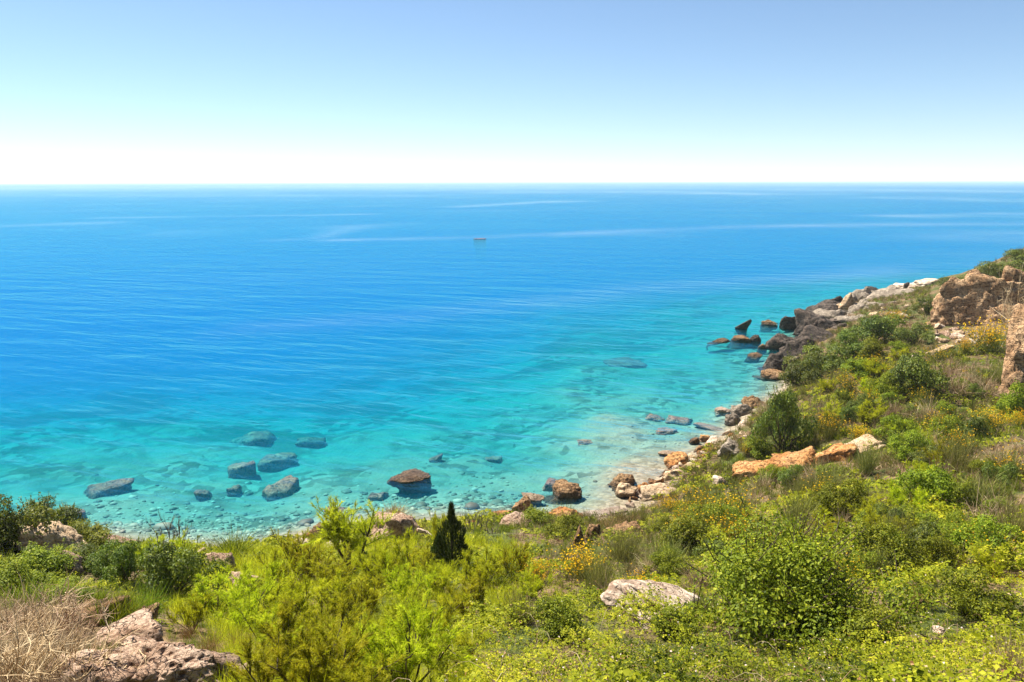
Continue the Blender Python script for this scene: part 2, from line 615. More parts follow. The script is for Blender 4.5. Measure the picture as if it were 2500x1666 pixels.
def mat_leaf(name, dark, mid, light, trans=0.35, spec=0.25, vary=0.25, rough=0.6):
    m, nt, out = new_mat(name)
    N = NT(nt)
    t = N.n('ShaderNodeAttribute', attribute_name='tint').outputs['Fac']
    oi = N.n('ShaderNodeObjectInfo').outputs['Random']
    c = N.mix(N.ramp(t, 0.0, 0.5), dark, mid)
    c = N.mix(N.ramp(t, 0.5, 1.0), c, light)
    hv = N.n('ShaderNodeHueSaturation')
    N.put(hv.inputs['Hue'], N.math('MULTIPLY_ADD', oi, 0.04 * vary / 0.25, 0.5 - 0.02 * vary / 0.25))
    N.put(hv.inputs['Value'], N.math('MULTIPLY_ADD', oi, 2 * vary, 1 - vary))
    N.link(c, hv.inputs['Color'])
    p = N.n('ShaderNodeBsdfPrincipled')
    N.link(hv.outputs[0], p.inputs['Base Color'])
    p.inputs['Roughness'].default_value = rough
    p.inputs['Specular IOR Level'].default_value = spec
    if trans > 0:
        tr = N.n('ShaderNodeBsdfTranslucent')
        N.link(hv.outputs[0], tr.inputs['Color'])
        mx = N.n('ShaderNodeMixShader')
        mx.inputs[0].default_value = trans
        N.link(p.outputs[0], mx.inputs[1])
        N.link(tr.outputs[0], mx.inputs[2])
        N.link(mx.outputs[0], out.inputs[0])
    else:
        N.link(p.outputs[0], out.inputs[0])
    return m


M = {
    'tan': mat_rock('tan_limestone', (0.20, 0.12, 0.06), (0.46, 0.31, 0.18), (0.62, 0.47, 0.31), 0.6, 0.4),
    'orange': mat_rock('orange_sandstone', (0.17, 0.06, 0.015), (0.42, 0.18, 0.05), (0.56, 0.33, 0.14), 0.7, 0.25),
    'brown': mat_rock('rough_brown_rock', (0.07, 0.04, 0.02), (0.28, 0.15, 0.065), (0.42, 0.26, 0.13), 0.9, 0.2, 0.9, 1.4),
    'dark': mat_rock('dark_wet_rock', (0.018, 0.014, 0.012), (0.055, 0.044, 0.036), (0.15, 0.11, 0.085), 0.6, 0.2, 0.7),
    'grey': mat_rock('grey_brown_rock', (0.09, 0.07, 0.05), (0.24, 0.19, 0.14), (0.38, 0.31, 0.24), 0.6, 0.25, 0.7),
    'pale': mat_rock('pale_limestone', (0.28, 0.18, 0.12), (0.56, 0.42, 0.31), (0.72, 0.59, 0.46), 0.6, 0.6, 0.3),
    'pink': mat_rock('pinkish_limestone', (0.18, 0.095, 0.055), (0.47, 0.30, 0.20), (0.60, 0.43, 0.31), 0.9, 0.15, 1.0, 1.3),
    'weedy': mat_rock('weedy_submerged_rock', (0.07, 0.025, 0.018), (0.38, 0.12, 0.075), (0.58, 0.25, 0.16), 0.5, 0.2, 0.6, 1.0, 0.0),
    'cliff': mat_rock('layered_cliff_rock', (0.13, 0.07, 0.035), (0.42, 0.24, 0.12), (0.60, 0.40, 0.23), 1.0, 0.4, 0.9),
    'tamarisk': mat_leaf('feathery_green_needles', (0.19, 0.18, 0.012), (0.45, 0.49, 0.012), (0.60, 0.58, 0.03), 0.58, 0.15),
    'bush': mat_leaf('dark_glossy_leaves', (0.038, 0.066, 0.006), (0.12, 0.165, 0.010), (0.30, 0.32, 0.025), 0.34, 0.4),
    'brightbush': mat_leaf('bright_green_leaves', (0.06, 0.09, 0.005), (0.21, 0.26, 0.010), (0.45, 0.45, 0.03), 0.42, 0.2),
    'bramble': mat_leaf('bramble_leaves', (0.05, 0.075, 0.004), (0.28, 0.31, 0.009), (0.57, 0.54, 0.03), 0.48, 0.15, 0.0),
    'cypress': mat_leaf('cypress_sprays', (0.022, 0.042, 0.007), (0.055, 0.09, 0.014), (0.11, 0.15, 0.025), 0.15, 0.2),
    'dry': mat_leaf('dry_straw', (0.16, 0.10, 0.055), (0.36, 0.25, 0.14), (0.58, 0.44, 0.28), 0.25, 0.2),
    'rush': mat_leaf('grey_green_stems', (0.08, 0.09, 0.022), (0.19, 0.195, 0.042), (0.36, 0.33, 0.08), 0.3, 0.2),
    'broomstem': mat_leaf('broom_stems', (0.06, 0.085, 0.012), (0.15, 0.175, 0.025), (0.29, 0.28, 0.045), 0.3, 0.2),
    'grass': mat_leaf('green_grass', (0.06, 0.10, 0.006), (0.17, 0.23, 0.010), (0.34, 0.36, 0.025), 0.4, 0.2),
    'flower': mat_leaf('yellow_blossom', (0.62, 0.33, 0.005), (0.80, 0.50, 0.01), (0.85, 0.62, 0.03), 0.3, 0.1, 0.08),
    'rust': mat_leaf('rusty_cushion_stems', (0.12, 0.06, 0.02), (0.27, 0.16, 0.055), (0.40, 0.29, 0.10), 0.25, 0.2),
    'bark': mat_leaf('grey_brown_bark', (0.045, 0.03, 0.02), (0.10, 0.075, 0.05), (0.18, 0.14, 0.10), 0.0, 0.1),
    'deadwood': mat_leaf('bleached_dead_twigs', (0.26, 0.16, 0.09), (0.46, 0.31, 0.19), (0.64, 0.47, 0.31), 0.0, 0.1),
}


# ------------------------------------------------------------------ geometry helpers
def unit(v):
    return v / np.maximum(np.linalg.norm(v, axis=-1, keepdims=True), 1e-9)


def perp(d, r):
    a = unit(r.normal(size=d.shape))
    return unit(np.cross(d, a))


def blades(root, d, L, w, bend, tint, r, nseg=2):
    """Tapering blades as triangles; bend pulls the tip down (negative lifts it)."""
    n = len(root)
    L = np.broadcast_to(L, n)[:, None]
    w = np.broadcast_to(w, n)[:, None]
    bend = np.broadcast_to(bend, n)[:, None]
    side = perp(d, r)
    rows, T, k = [], [], 2 * nseg + 1
    for i in range(nseg):
        t = i / nseg
        c = root + d * L * t
        c[:, 2] -= (bend * L)[:, 0] * t * t
        s = side * w * (1 - 0.75 * t)
        rows += [c - s, c + s]
    tip = root + d * L
    tip[:, 2] -= (bend * L)[:, 0]
    rows.append(tip)
    V = np.stack(rows, 1).reshape(-1, 3)
    b = np.arange(n) * k
    for i in range(nseg - 1):
        T += [np.column_stack([b + 2 * i, b + 2 * i + 1, b + 2 * i + 2]), np.column_stack([b + 2 * i + 1, b + 2 * i + 3, b + 2 * i + 2])]
    T.append(np.column_stack([b + 2 * nseg - 2, b + 2 * nseg - 1, b + 2 * nseg]))
    return V, np.vstack(T), np.repeat(np.broadcast_to(tint, n), k)


def leaves(c, nrm, L, W, tint, r, fold=0.15):
    n = len(c)
    L = np.broadcast_to(L, n)[:, None]
    W = np.broadcast_to(W, n)[:, None]
    t = perp(nrm, r)
    b = np.cross(nrm, t)
    V = np.stack([c - t * L * .5, c + b * W * .5 + nrm * W * fold, c + t * L * .5, c - b * W * .5 + nrm * W * fold], 1).reshape(-1, 3)
    i = np.arange(n) * 4
    T = np.vstack([np.column_stack([i, i + 1, i + 2]), np.column_stack([i, i + 2, i + 3])])
    return V, T, np.repeat(np.broadcast_to(tint, n), 4)


def tubes(paths, rads, sides=4, tint=0.5):
    """paths (n, k, 3), rads (n, k)."""
    paths = np.asarray(paths, float)
    rads = np.asarray(rads, float)
    n, k, _ = paths.shape
    d = unit(np.gradient(paths, axis=1))
    ref = np.where(np.abs(d[..., 2:3]) > 0.9, np.array([1.0, 0, 0]), np.array([0, 0, 1.0]))
    a = unit(np.cross(d, ref))
    b = np.cross(d, a)
    ang = np.arange(sides) * 2 * math.pi / sides
    ring = a[:, :, None, :] * np.cos(ang)[None, None, :, None] + b[:, :, None, :] * np.sin(ang)[None, None, :, None]
    V = (paths[:, :, None, :] + ring * rads[:, :, None, None]).reshape(-1, 3)
    idx = np.arange(n * k * sides).reshape(n, k, sides)
    p, q = idx[:, :-1, :], idx[:, 1:, :]
    p2, q2 = np.roll(p, -1, 2), np.roll(q, -1, 2)
    T = np.vstack([np.stack([p, p2, q2], -1).reshape(-1, 3), np.stack([p, q2, q], -1).reshape(-1, 3)])
    tv = np.repeat(np.broadcast_to(tint, n), k * sides)
    return V, T, tv


def join(parts):
    V, T, A, o = [], [], [], 0
    for v, t, a in parts:
        V.append(v)
        T.append(t + o)
        A.append(a)
        o += len(v)
    return np.vstack(V), np.vstack(T), np.concatenate(A)


def plant_mesh(name, parts, mat):
    V, T, A = join(parts)
    me = mesh_np(name, V, T, {'tint': A})
    me.materials.append(mat)
    return me


def curve_path(p0, d0, L, up, r, k=5, wob=0.06):
    """A branch that starts along d0 and bends towards +Z by `up`."""
    pts = [np.array(p0, float)]
    d = np.array(d0, float)
    for _ in range(k - 1):
        d = unit(d + np.array([0, 0, up / (k - 1)]) + r.normal(0, wob, 3))
        pts.append(pts[-1] + d * L / (k - 1))
    return np.array(pts), d


def rand_dirs(n, r, tilt_lo, tilt_hi):
    az = r.uniform(0, 2 * math.pi, n)
    ti = np.radians(r.uniform(tilt_lo, tilt_hi, n))
    return np.column_stack([np.cos(az) * np.sin(ti), np.sin(az) * np.sin(ti), np.cos(ti)])


# ------------------------------------------------------------------ plant models (each a list of (part name, mesh), about 1 m broad and 1 m tall)
def norm_model(parts):
    allv = np.vstack([p[1][0] for p in parts])
    w = np.percentile(np.hypot(allv[:, 0], allv[:, 1]), 96) * 2
    h = np.percentile(allv[:, 2], 99)
    return [(nm, (v / np.array([w, w, h]), t, a), mt) for nm, (v, t, a), mt in parts]


def build_model(name, parts):
    res = []
    for nm, data, mt in norm_model(parts):
        res.append((nm, plant_mesh(name + '_' + nm, [data], mt)))
    return res


def m_tamarisk(seed, mat='tamarisk', tall=False, needles=52, dens=1.0):
    r = np.random.default_rng(seed)
    bp, br, plume = [], [], []
    if tall:
        stems = [(np.zeros(3), unit(np.array([0.05, 0, 1.0])), 1.0), (np.zeros(3), unit(np.array([0.45, 0.1, 1.0])), 1.25), (np.array([0, 0, .35]), unit(np.array([-0.6, 0, .9])), .8),
                 (np.array([0, 0, .5]), unit(np.array([-.2, .4, 1])), .8)]
    else:
        n = r.integers(6, 9)
        stems = [(np.append(r.normal(0, .06, 2), 0), d, r.uniform(0.8, 1.5)) for d in rand_dirs(n, r, 8, 58)]
    for p0, d0, L in stems:
        pts, dd = curve_path(p0, d0, L, 0.55, r)
        bp.append(pts)
        br.append(np.linspace(0.035, 0.012, 5) if tall else np.linspace(.022, .008, 5))
        for _ in range(int(8 * dens)):
            t = r.uniform(0.45 if tall else 0.2, 1.0) * 4
            i = min(int(t), 3)
            q = pts[i] + (pts[i + 1] - pts[i]) * (t - i)
            bd = unit(unit(pts[i + 1] - pts[i]) + r.normal(0, .55, 3) + np.array([0, 0, .2]))
            bpts, bd2 = curve_path(q, bd, r.uniform(.25, .55), 0.5, r)
            bp.append(bpts)
            br.append(np.linspace(.010, .003, 5))
            for s in r.uniform(0.25, 1.0, 5):
                j = min(int(s * 4), 3)
                pp = bpts[j] + (bpts[j + 1] - bpts[j]) * (s * 4 - j)
                plume.append((pp, unit(bd2 + r.normal(0, .42, 3) + np.array([0, 0, .25])), r.uniform(.16, .34)))
    P = np.array([p[0] for p in plume])
    D = np.array([p[1] for p in plume])
    Lp = np.array([p[2] for p in plume])
    n = len(P)
    pt = r.uniform(0.1, 0.9, n)
    k = needles
    s = r.uniform(0, 1, (n, k))
    root = P[:, None] + D[:, None] * (s * Lp[:, None])[..., None]
    nd = unit(D[:, None] * 1.25 + r.normal(0, .55, (n, k, 3)))
    tint = np.clip(pt[:, None] + r.normal(0, .18, (n, k)), 0, 1)
    fol = blades(root.reshape(-1, 3), nd.reshape(-1, 3), r.uniform(.06, .15, n * k), r.uniform(.0035, .0065, n * k), 0.12, tint.ravel(), r, 1)
    return [('trunk', tubes(bp, br, 4, r.uniform(.1, .8, len(bp))), M['bark']), ('crown', fol, M[mat])]


def m_bush(seed, mat='bush', clumps=16, nleaf=430, leaf=0.040, flat=0.75, rag=0.25):
    """A rounded bush of leafy clumps with gaps, and its inner branches."""
    r = np.random.default_rng(seed)
    cs, rad = [], []
    for i in range(clumps):
        d = rand_dirs(1, r, 0, 88)[0]
        q = r.uniform(0.25, 0.70) if i > 2 else 0.15
        cs.append(d * q * np.array([1, 1, flat]) + np.array([0, 0, .13]))
        rad.append(r.uniform(.09, .26))
    parts, bp, br = [], [], []
    for c, R in zip(cs, rad):
        n = int(nleaf * (R / .2) ** 2)
        d = unit(r.normal(size=(n, 3)))
        d[:, 2] = np.abs(d[:, 2]) * np.where(r.random(n) < .82, 1, -1)
        rr = R * (1 - rag * r.random(n) ** 1.5) * (1 + .22 * noise3(d * 2.6 + c * 9, seed))
        p = c + d * rr[:, None] * np.array([1, 1, .85])
        nn = unit(d + r.normal(0, .55, (n, 3)) + np.array([0, 0, .35]))
        tint = np.clip(r.normal(.45, .22, n) + r.normal(0, .08), 0, 1)
        parts.append(leaves(p, nn, r.uniform(.7, 1.35, n) * leaf, r.uniform(.4, .75, n) * leaf, tint, r))
        for _ in range(5):
            sd = unit(r.normal(size=3) * np.array([1, 1, .6]) + np.array([0, 0, .55]))
            q0 = c + sd * R * .8
            q1 = q0 + (sd + np.array([0, 0, .35])) * r.uniform(.06, .17)
            sp = np.linspace(q0, q1, 5)
            bp.append(sp)
            br.append(np.linspace(.004, .002, 5))
            ns = 12
            sc = q0 + (q1 - q0) * r.uniform(.1, 1, ns)[:, None] + r.normal(0, .012, (ns, 3))
            parts.append(leaves(sc, unit(r.normal(0, .6, (ns, 3)) + np.array([0, 0, .8])), r.uniform(.6, 1.1, ns) * leaf, r.uniform(.35, .65, ns) * leaf, np.clip(r.normal(.6, .2, ns), 0, 1), r))
        pts = np.linspace(np.array([r.normal(0, .03), r.normal(0, .03), 0]), c, 5)
        pts[1:4] += r.normal(0, .02, (3, 3))
        bp.append(pts)
        br.append(np.linspace(.018, .005, 5))
    return [('stems', tubes(bp, br, 4, .4), M['bark']), ('foliage', join(parts), M[mat])]


def m_broom(seed, bloom=1.0, mat='broomstem', nst=230):
    r = np.random.default_rng(seed)
    d = rand_dirs(nst, r, 0, 42)
    root = np.column_stack([r.normal(0, .11, nst), r.normal(0, .11, nst), np.zeros(nst)])
    L = r.uniform(.6, 1.08, nst)
    st = blades(root, d, L, .0055, r.uniform(-.06, .12, nst), r.uniform(0, 1, nst), r, 3)
    ns = 300
    q = r.integers(0, nst, ns)
    tw = blades(root[q] + d[q] * (L[q] * r.uniform(.4, .85, ns))[:, None], unit(d[q] + r.normal(0, .3, (ns, 3))), r.uniform(.15, .32, ns), .004, 0.0, r.uniform(0, 1, ns), r, 1)
    parts = [('stems', join([st, tw]), M[mat])]
    if bloom > 0:
        nf = int(520 * bloom)
        q = r.integers(0, nst, nf)
        c = root[q] + d[q] * (L[q] * np.clip(r.normal(.86, .16, nf), .3, 1.08))[:, None] + r.normal(0, .022, (nf, 3))
        fa = leaves(c, unit(r.normal(size=(nf, 3)) + np.array([0, -.2, .8])), r.uniform(.028, .05, nf), r.uniform(.022, .04, nf), r.uniform(0, 1, nf), r, .3)
        fb = leaves(c, unit(r.normal(size=(nf, 3)) + np.array([0, -.2, .8])), r.uniform(.028, .05, nf), r.uniform(.022, .04, nf), r.uniform(0, 1, nf), r, .3)
        parts.append(('flowers', join([fa, fb]), M['flower']))
    return parts


def m_tuft(seed, mat='dry', n=260, tilt=70, width=.0045, bend=(.1, .75)):
    r = np.random.default_rng(seed)
    d = rand_dirs(n, r, 2, tilt)
    root = np.column_stack([r.normal(0, .12, n), r.normal(0, .12, n), np.zeros(n)])
    V = blades(root, d, r.uniform(.45, 1.0, n), r.uniform(.6, 1.3, n) * width, r.uniform(*bend, n), r.uniform(0, 1, n), r, 3)
    return [('blades', V, M[mat])]


def m_twigs(seed, n=26, depth=3, mat='deadwood', up=0.2, thick=.013, tilt=(15, 85), kids=(4, 7)):
    """A bare tangle of branching twigs."""
    r = np.random.default_rng(seed)
    bp, br = [], []

    def grow(p, d, L, rad, lev):
        pts, d2 = curve_path(p, d, L, up, r, 5, .12)
        bp.append(pts)
        br.append(np.linspace(rad, rad * .45, 5))
        if lev:
            for _ in range(r.integers(*kids)):
                i = r.integers(1, 5)
                grow(pts[i], unit(d2 + r.normal(0, .6, 3)), L * r.uniform(.4, .65), rad * .5, lev - 1)

    for d in rand_dirs(n, r, *tilt):
        grow(np.append(r.normal(0, .12, 2), 0), d, r.uniform(.35, .7), thick, depth - 1)
    return [('twigs', tubes(bp, br, 3, r.uniform(0, 1, len(bp))), M[mat])]


def m_cypress(seed):
    r = np.random.default_rng(seed)
    n = 5200
    z = r.uniform(0.06, 1.0, n)
    az = r.uniform(0, 2 * math.pi, n)
    prof = (.34 * np.clip((.72 - z), 0, 1) ** .5 + .075 * np.clip((1 - z) * 3, 0, 1)) * np.clip(z * 6, .35, 1)
    lump = 1 + .7 * noise3(np.column_stack([np.cos(az) * 1.6, np.sin(az) * 1.6, z * 7]), seed)
    rr = prof * lump * (1 - .35 * r.random(n) ** 2)
    p = np.column_stack([rr * np.cos(az), rr * np.sin(az), z])
    d = unit(np.column_stack([np.cos(az) * .5, np.sin(az) * .5, np.full(n, 1.0)]) + r.normal(0, .3, (n, 3)))
    V = blades(p, d, r.uniform(.04, .09, n), r.uniform(.006, .012, n), 0.0, r.uniform(0, 1, n), r, 2)
    pts = np.array([[[0, 0, 0], [.005, 0, .3], [0, .004, .6], [0, 0, .85], [0, 0, .97]]])
    return [('trunk', tubes(pts, [[.03, .025, .018, .01, .003]], 6, .4), M['bark']), ('crown', V, M['cypress'])]


MODELS = {
    'tamarisk': [build_model('tamarisk', m_tamarisk(s)) for s in (1, 2, 3, 4)],
    'tamarisk_tall': [build_model('tall_tamarisk', m_tamarisk(11, tall=True, dens=1.6))],
    'bush': [build_model('dark_bush', m_bush(s)) for s in (21, 22, 23)],
    'brightbush': [build_model('bright_bush', m_bush(s, 'brightbush', 18, 380, .045, .8, .4)) for s in (31, 32, 33)],
    'bigbush': [build_model('big_bush', m_bush(35, 'brightbush', 60, 420, .026, .6, .6))],
    'broom': [build_model('broom', m_broom(s)) for s in (41, 42, 43)],
    'broom_sparse': [build_model('sparse_broom', m_broom(s, .28)) for s in (44, 45)],
    'rush': [build_model('rush', m_broom(s, 0, 'rush', 300)) for s in (51, 52)],
    'dry': [build_model('dry_tuft', m_tuft(s)) for s in (61, 62, 63)],
    'rust': [build_model('rusty_cushion', m_tuft(s, 'rust', 420, 85, .004, (0, .3))) for s in (66, 67)],
    'grass': [build_model('grass_tuft', m_tuft(s, 'grass', 420, 55, .005, (.05, .4))) for s in (71, 72)],
    'twigs': [build_model('dead_shrub', m_twigs(s)) for s in (81, 82)],
    'bare': [build_model('bare_shrub', m_twigs(85, 5, 4, 'bark', .6, .02, (5, 40), (3, 6)))],
    'cypress': [build_model('cypress', m_cypress(91))],
}
COUNT = {}


def dist_of(p):
    return float(np.linalg.norm(np.asarray(p) - np.array([0, 0, CAM_H])))


def metres(px, p):
    return px * S / F * dist_of(p)


def plant(kind, name, cat, px, py, w, h, label, group=None, variant=None, sink=0.04, rot=None, pos=None):
    """One plant, its foot on the ground at a surveyed point, w and h its size as surveyed."""
    p = hit(px, py) if pos is None else np.asarray(pos)
    W, H = metres(w, p), metres(h, p) * 1.04
    if kind in ('bush', 'brightbush', 'bigbush'):
        W, H = W * 1.15, H * 1.12
    k = COUNT.get(kind, 0)
    COUNT[kind] = k + 1
    models = MODELS[kind]
    mdl = models[(k if variant is None else variant) % len(models)]
    rz = random.uniform(0, 6.283) if rot is None else rot
    loc = (p[0], p[1], p[2] - sink * H)
    if len(mdl) == 1:
        o = add_obj(name, mdl[0][1], None, None, loc, rz, (W, W, H))
    else:
        o = bpy.data.objects.new(name, None)
        COL.objects.link(o)
        o.empty_display_size = 0.2
        o.location = loc
        o.rotation_euler = (0, 0, rz)
        for nm, me in mdl:
            c = add_obj(nm, me, None, o, None, 0, (W, W, H))
            if nm in ('flowers', 'foliage', 'crown', 'stems'):
                c['kind'] = 'stuff'
    tag(o, label, cat, group)
    return o


# ------------------------------------------------------------------ rock models
import bmesh as _bm
_ICO = {}


def ico(sub):
    if sub not in _ICO:
        b = _bm.new()
        _bm.ops.create_icosphere(b, subdivisions=sub, radius=1.0)
        v = np.array([x.co[:] for x in b.verts])
        t = np.array([[x.index for x in f.verts] for f in b.faces])
        b.free()
        _ICO[sub] = (unit(v), t)
    return _ICO[sub]


def rock_shape(seed, dims, sub=5, planes=13, rough=0.10, soft=18, tilt=(0, 0), block=False, strata=0.0, round_=0.0, foot_wide=True, spread=.06):
    """A boulder: a random convex block with worn edges, broken up by noise; dims in metres."""
    r = np.random.default_rng(seed)
    d, t = ico(sub)
    nrm = unit(r.normal(size=(planes, 3)))
    hgt = r.uniform(.62, 1.0, planes)
    if block:
        ax = np.array([[1, 0, 0], [-1, 0, 0], [0, 1, 0], [0, -1, 0], [0, 0, 1], [0, 0, -1.0]])
        nrm = np.vstack([unit(ax + r.normal(0, .26, ax.shape)), nrm[:7]])
        hgt = np.concatenate([r.uniform(.55, .78, 6), r.uniform(.70, .98, 7)])
    dot = d @ nrm.T
    rad = np.where(dot > 0.05, hgt / np.maximum(dot, .05), 9.0)
    rr = -np.log(np.exp(-soft * rad).sum(1)) / soft
    rr = rr * (1 - round_) + round_ * .8
    v = d * rr[:, None]
    v = v + .16 * np.column_stack([fbm(d * 1.7 + seed, 2, seed), fbm(d * 1.7 + seed + 9, 2, seed + 1), fbm(d * 1.7 + seed + 21, 2, seed + 2)])
    low = np.clip(-v[:, 2] / np.abs(v[:, 2]).max(), 0, 1)      # broad foot, as bedded in the ground
    if foot_wide:
        de = unit(d * np.array([1, 1, 0]) + np.array([1e-6, 0, 0]))
        dq = de @ nrm.T
        req = -np.log(np.exp(-soft * np.where(dq > .05, hgt / np.maximum(dq, .05), 9.0)).sum(1)) / soft
        rxy = np.hypot(v[:, 0], v[:, 1])
        want = np.minimum(rxy / np.sqrt(np.maximum(1 - low ** 2, .05)), req * (1 + spread * low))
        v[:, :2] = np.where((low > 0)[:, None], de[:, :2] * np.maximum(want, rxy * .9)[:, None], v[:, :2])
    ref = v[v[:, 2] > -.02] if foot_wide else v
    v = v / (np.abs(ref).max(0) * 2)
    if foot_wide:
        big = np.abs(v[:, :2]).max(1)
        v[:, :2] *= (np.minimum(big, .5 * (1 + .8 * spread)) / np.maximum(big, 1e-6))[:, None]
    s = np.asarray(dims, float)
    q = v * s / s.max()
    off = r.uniform(0, 50, 3)
    n = fbm(q * 4.5 + off, 5, seed, .56)
    ridge = 1 - np.abs(fbm(q * 7 + off + 9, 3, seed + 5)) * 2
    amp = rough * (n * .9 - .35 * np.clip(ridge, 0, 1) ** 3)
    v = v * (1 + amp * 1.6)[:, None]
    if strata:
        w = np.abs(((v[:, 2] * 7 + .5 * fbm(q * 3 + off, 2, seed + 3)) % 1) - .5) * 2
        v[:, :2] *= (1 - strata * (w < .28))[:, None]
    v = v * s
    if tilt[0] or tilt[1]:
        R = np.array(Matrix.Rotation(tilt[1], 3, 'Y') @ Matrix.Rotation(tilt[0], 3, 'X'))
        v = v @ R.T
    return v, t


ROCK_I = [100]


def rock(px, py, w, h, mat, label, name='boulder', cat='rock', group=None, water=False, under=None, deep=0.85, sink=0.28, sub=5, rot=0.0,
         rough=.10, block=False, tilt=(0, 0), strata=0.0, hk=0.85, pos=None, parent=None, seed=None, round_=0.32, planes=13, tall=False, hmin=.12, surf=False):
    """One boulder; the surveyed point is the foot of its near side."""
    ROCK_I[0] += 1
    sd = seed or ROCK_I[0]
    p = pos if pos is not None else (at_z(px, py) if water else hit(px, py))
    W, H = metres(w, p), metres(h, p)
    D = W * deep
    dirn = unit(np.array([p[0], p[1]]))
    c = np.array([p[0], p[1]]) + dirn * D * .35
    H = max(H * hk, hmin * W)
    if not tall:
        H = min(H, .62 * W)
    if under is not None:           # lies under water: keep its top below the surface
        z0 = float(ground_z(c)[0])
        H = min(H, -z0 - under) if -z0 - under > .12 else .12
        if surf:
            H = max(.2, .7 * (-z0 - under))
    if W < 1.2 and sub > 4 and D < 1.2:
        sub = 4
    v, t = rock_shape(sd, (W, D, 2 * H), sub, planes, rough, 18, tilt, block, strata, round_, True, .75 if (water or under is not None) else .06)
    top = v[:, 2].max()
    zb = float(ground_z(c)[0])
    base = 0.0 if water else (zb if under is not None else p[2])
    foot = max(.25 * H, base - zb + .12) if water else .35 * H + .1
    up = v[:, 2] >= 0
    v[:, 2] = np.where(up, v[:, 2] * H / top, v[:, 2] * foot / abs(v[:, 2].min()))
    loc = (c[0], c[1], base)
    me = mesh_np(name, v, t, smooth=True)
    o = add_obj(name, me, M[mat], parent, loc, math.atan2(-p[0], p[1]) + rot)
    if parent is None:
        tag(o, label, cat, group)
    return o


SEEN_LABELS = {}


def where(prefix, px, py, lands):
    """A label that places a repeated thing by the landmarks next to it."""
    near = sorted(lands, key=lambda l: math.hypot(px - l[0], 1.4 * (py - l[1])))[:2]
    dx, dy = px - near[0][0], py - near[0][1]
    rel = ('right of' if dx > 0 else 'left of') if abs(dx) > 1.6 * abs(dy) else ('below' if dy > 0 else 'above')
    for lab in (f'{prefix} {rel} the {near[0][2]}', f'{prefix} between the {near[0][2]} and the {near[1][2]}'):
        if lab not in SEEN_LABELS and len(lab.split()) <= 16:
            SEEN_LABELS[lab] = 1
            return lab
    return f'{prefix} {rel} the {near[0][2]}'


L_COVE = [(1433, 1140, 'striped boulder'), (1483, 1130, 'smooth orange boulder'), (1510, 1158, 'broad tan slab'), (1556, 1110, 'wide tan boulder'), (1556, 1076, 'orange-brown block'),
          (1607, 1042, 'upright dark boulder'), (1640, 1028, 'pale flat boulder'), (1680, 1048, 'leaning grey slab'), (1600, 1094, 'long tan rock'), (1650, 1116, 'pale angular slab'), (1683, 976, 'squat grey rock')]
L_HEAD = [(1944, 700, 'pyramid-shaped rock'), (2030, 695, 'long tilted slab'), (2082, 664, 'white flat rock'), (2130, 715, 'olive green bush'), (2172, 720, 'crumbling buttress'), (2000, 780, 'green bush row'), (2055, 735, 'yellow-tinged broom')]
L_RUBBLE = [(2172, 740, 'crumbling buttress'), (2215, 810, 'little yellow broom'), (2275, 790, 'arching yellow broom'), (2240, 750, 'overhanging rock face'), (2150, 805, 'narrow rock strip')]
L_BEACH = [(1040, 1260, 'pointed cypress'), (1085, 1205, 'bare twiggy shrub'), (1150, 1190, 'flat orange rock'), (1208, 1175, 'rough brown waterline boulder')]
L_HILL = [(1795, 990, 'tall dark bush above the cove'), (2108, 875, 'very dark smooth bush'), (1828, 1060, 'orange ledge'), (2342, 850, 'rock pillar'), (2275, 790, 'arching yellow broom'),
          (2000, 775, 'green bush row'), (1990, 1060, 'tall ledge-end tussock'), (1830, 1360, 'biggest leafy bush'), (2140, 1140, 'bright leafy bush'), (2300, 1170, 'big straw clump'),
          (2060, 1230, 'round grey-green tussock'), (1690, 1160, 'broom under the ledge tip'), (1605, 1315, 'straw heap'), (1905, 845, 'seaward dark bush'), (2150, 970, 'olive broom'),
          (2270, 965, 'yellow broom below the dry shrubs'), (1640, 1210, 'leafy bush below the ledge'), (2090, 1030, 'olive upper tussock'), (1900, 1105, 'olive tussock'), (1760, 1220, 'dark tussock')]
# ------------------------------------------------------------------ rocks
def ledge(a, b, deep, height, mat, label, name='rock_ledge', cat='rock', above=0.55, rough=.09, strata=0.0, seed=None, block=True, pitch=True, group=None, sub=5):
    """A long outcrop lying between two ground points a and b."""
    ROCK_I[0] += 1
    a, b = np.asarray(a, float), np.asarray(b, float)
    L = np.linalg.norm(b - a)
    v, t = rock_shape(seed or ROCK_I[0], (L, deep, height), sub, 11, rough, 16, (0, 0), block, strata, foot_wide=False)
    me = mesh_np(name, v, t, smooth=True)
    o = add_obj(name, me, M[mat])
    mid = (a + b) / 2
    mid[2] += height * (above - .5)
    dxy = b - a
    o.location = mid
    o.rotation_euler = (0, -math.atan2(dxy[2], np.hypot(dxy[0], dxy[1])) if pitch else 0, math.atan2(dxy[1], dxy[0]))
    tag(o, label, cat, group)
    return o


G_DARK = 'dark boulders along the headland shore'
G_COVE = 'tan boulders around the cove'
G_SUNK = 'boulders under the clear water'

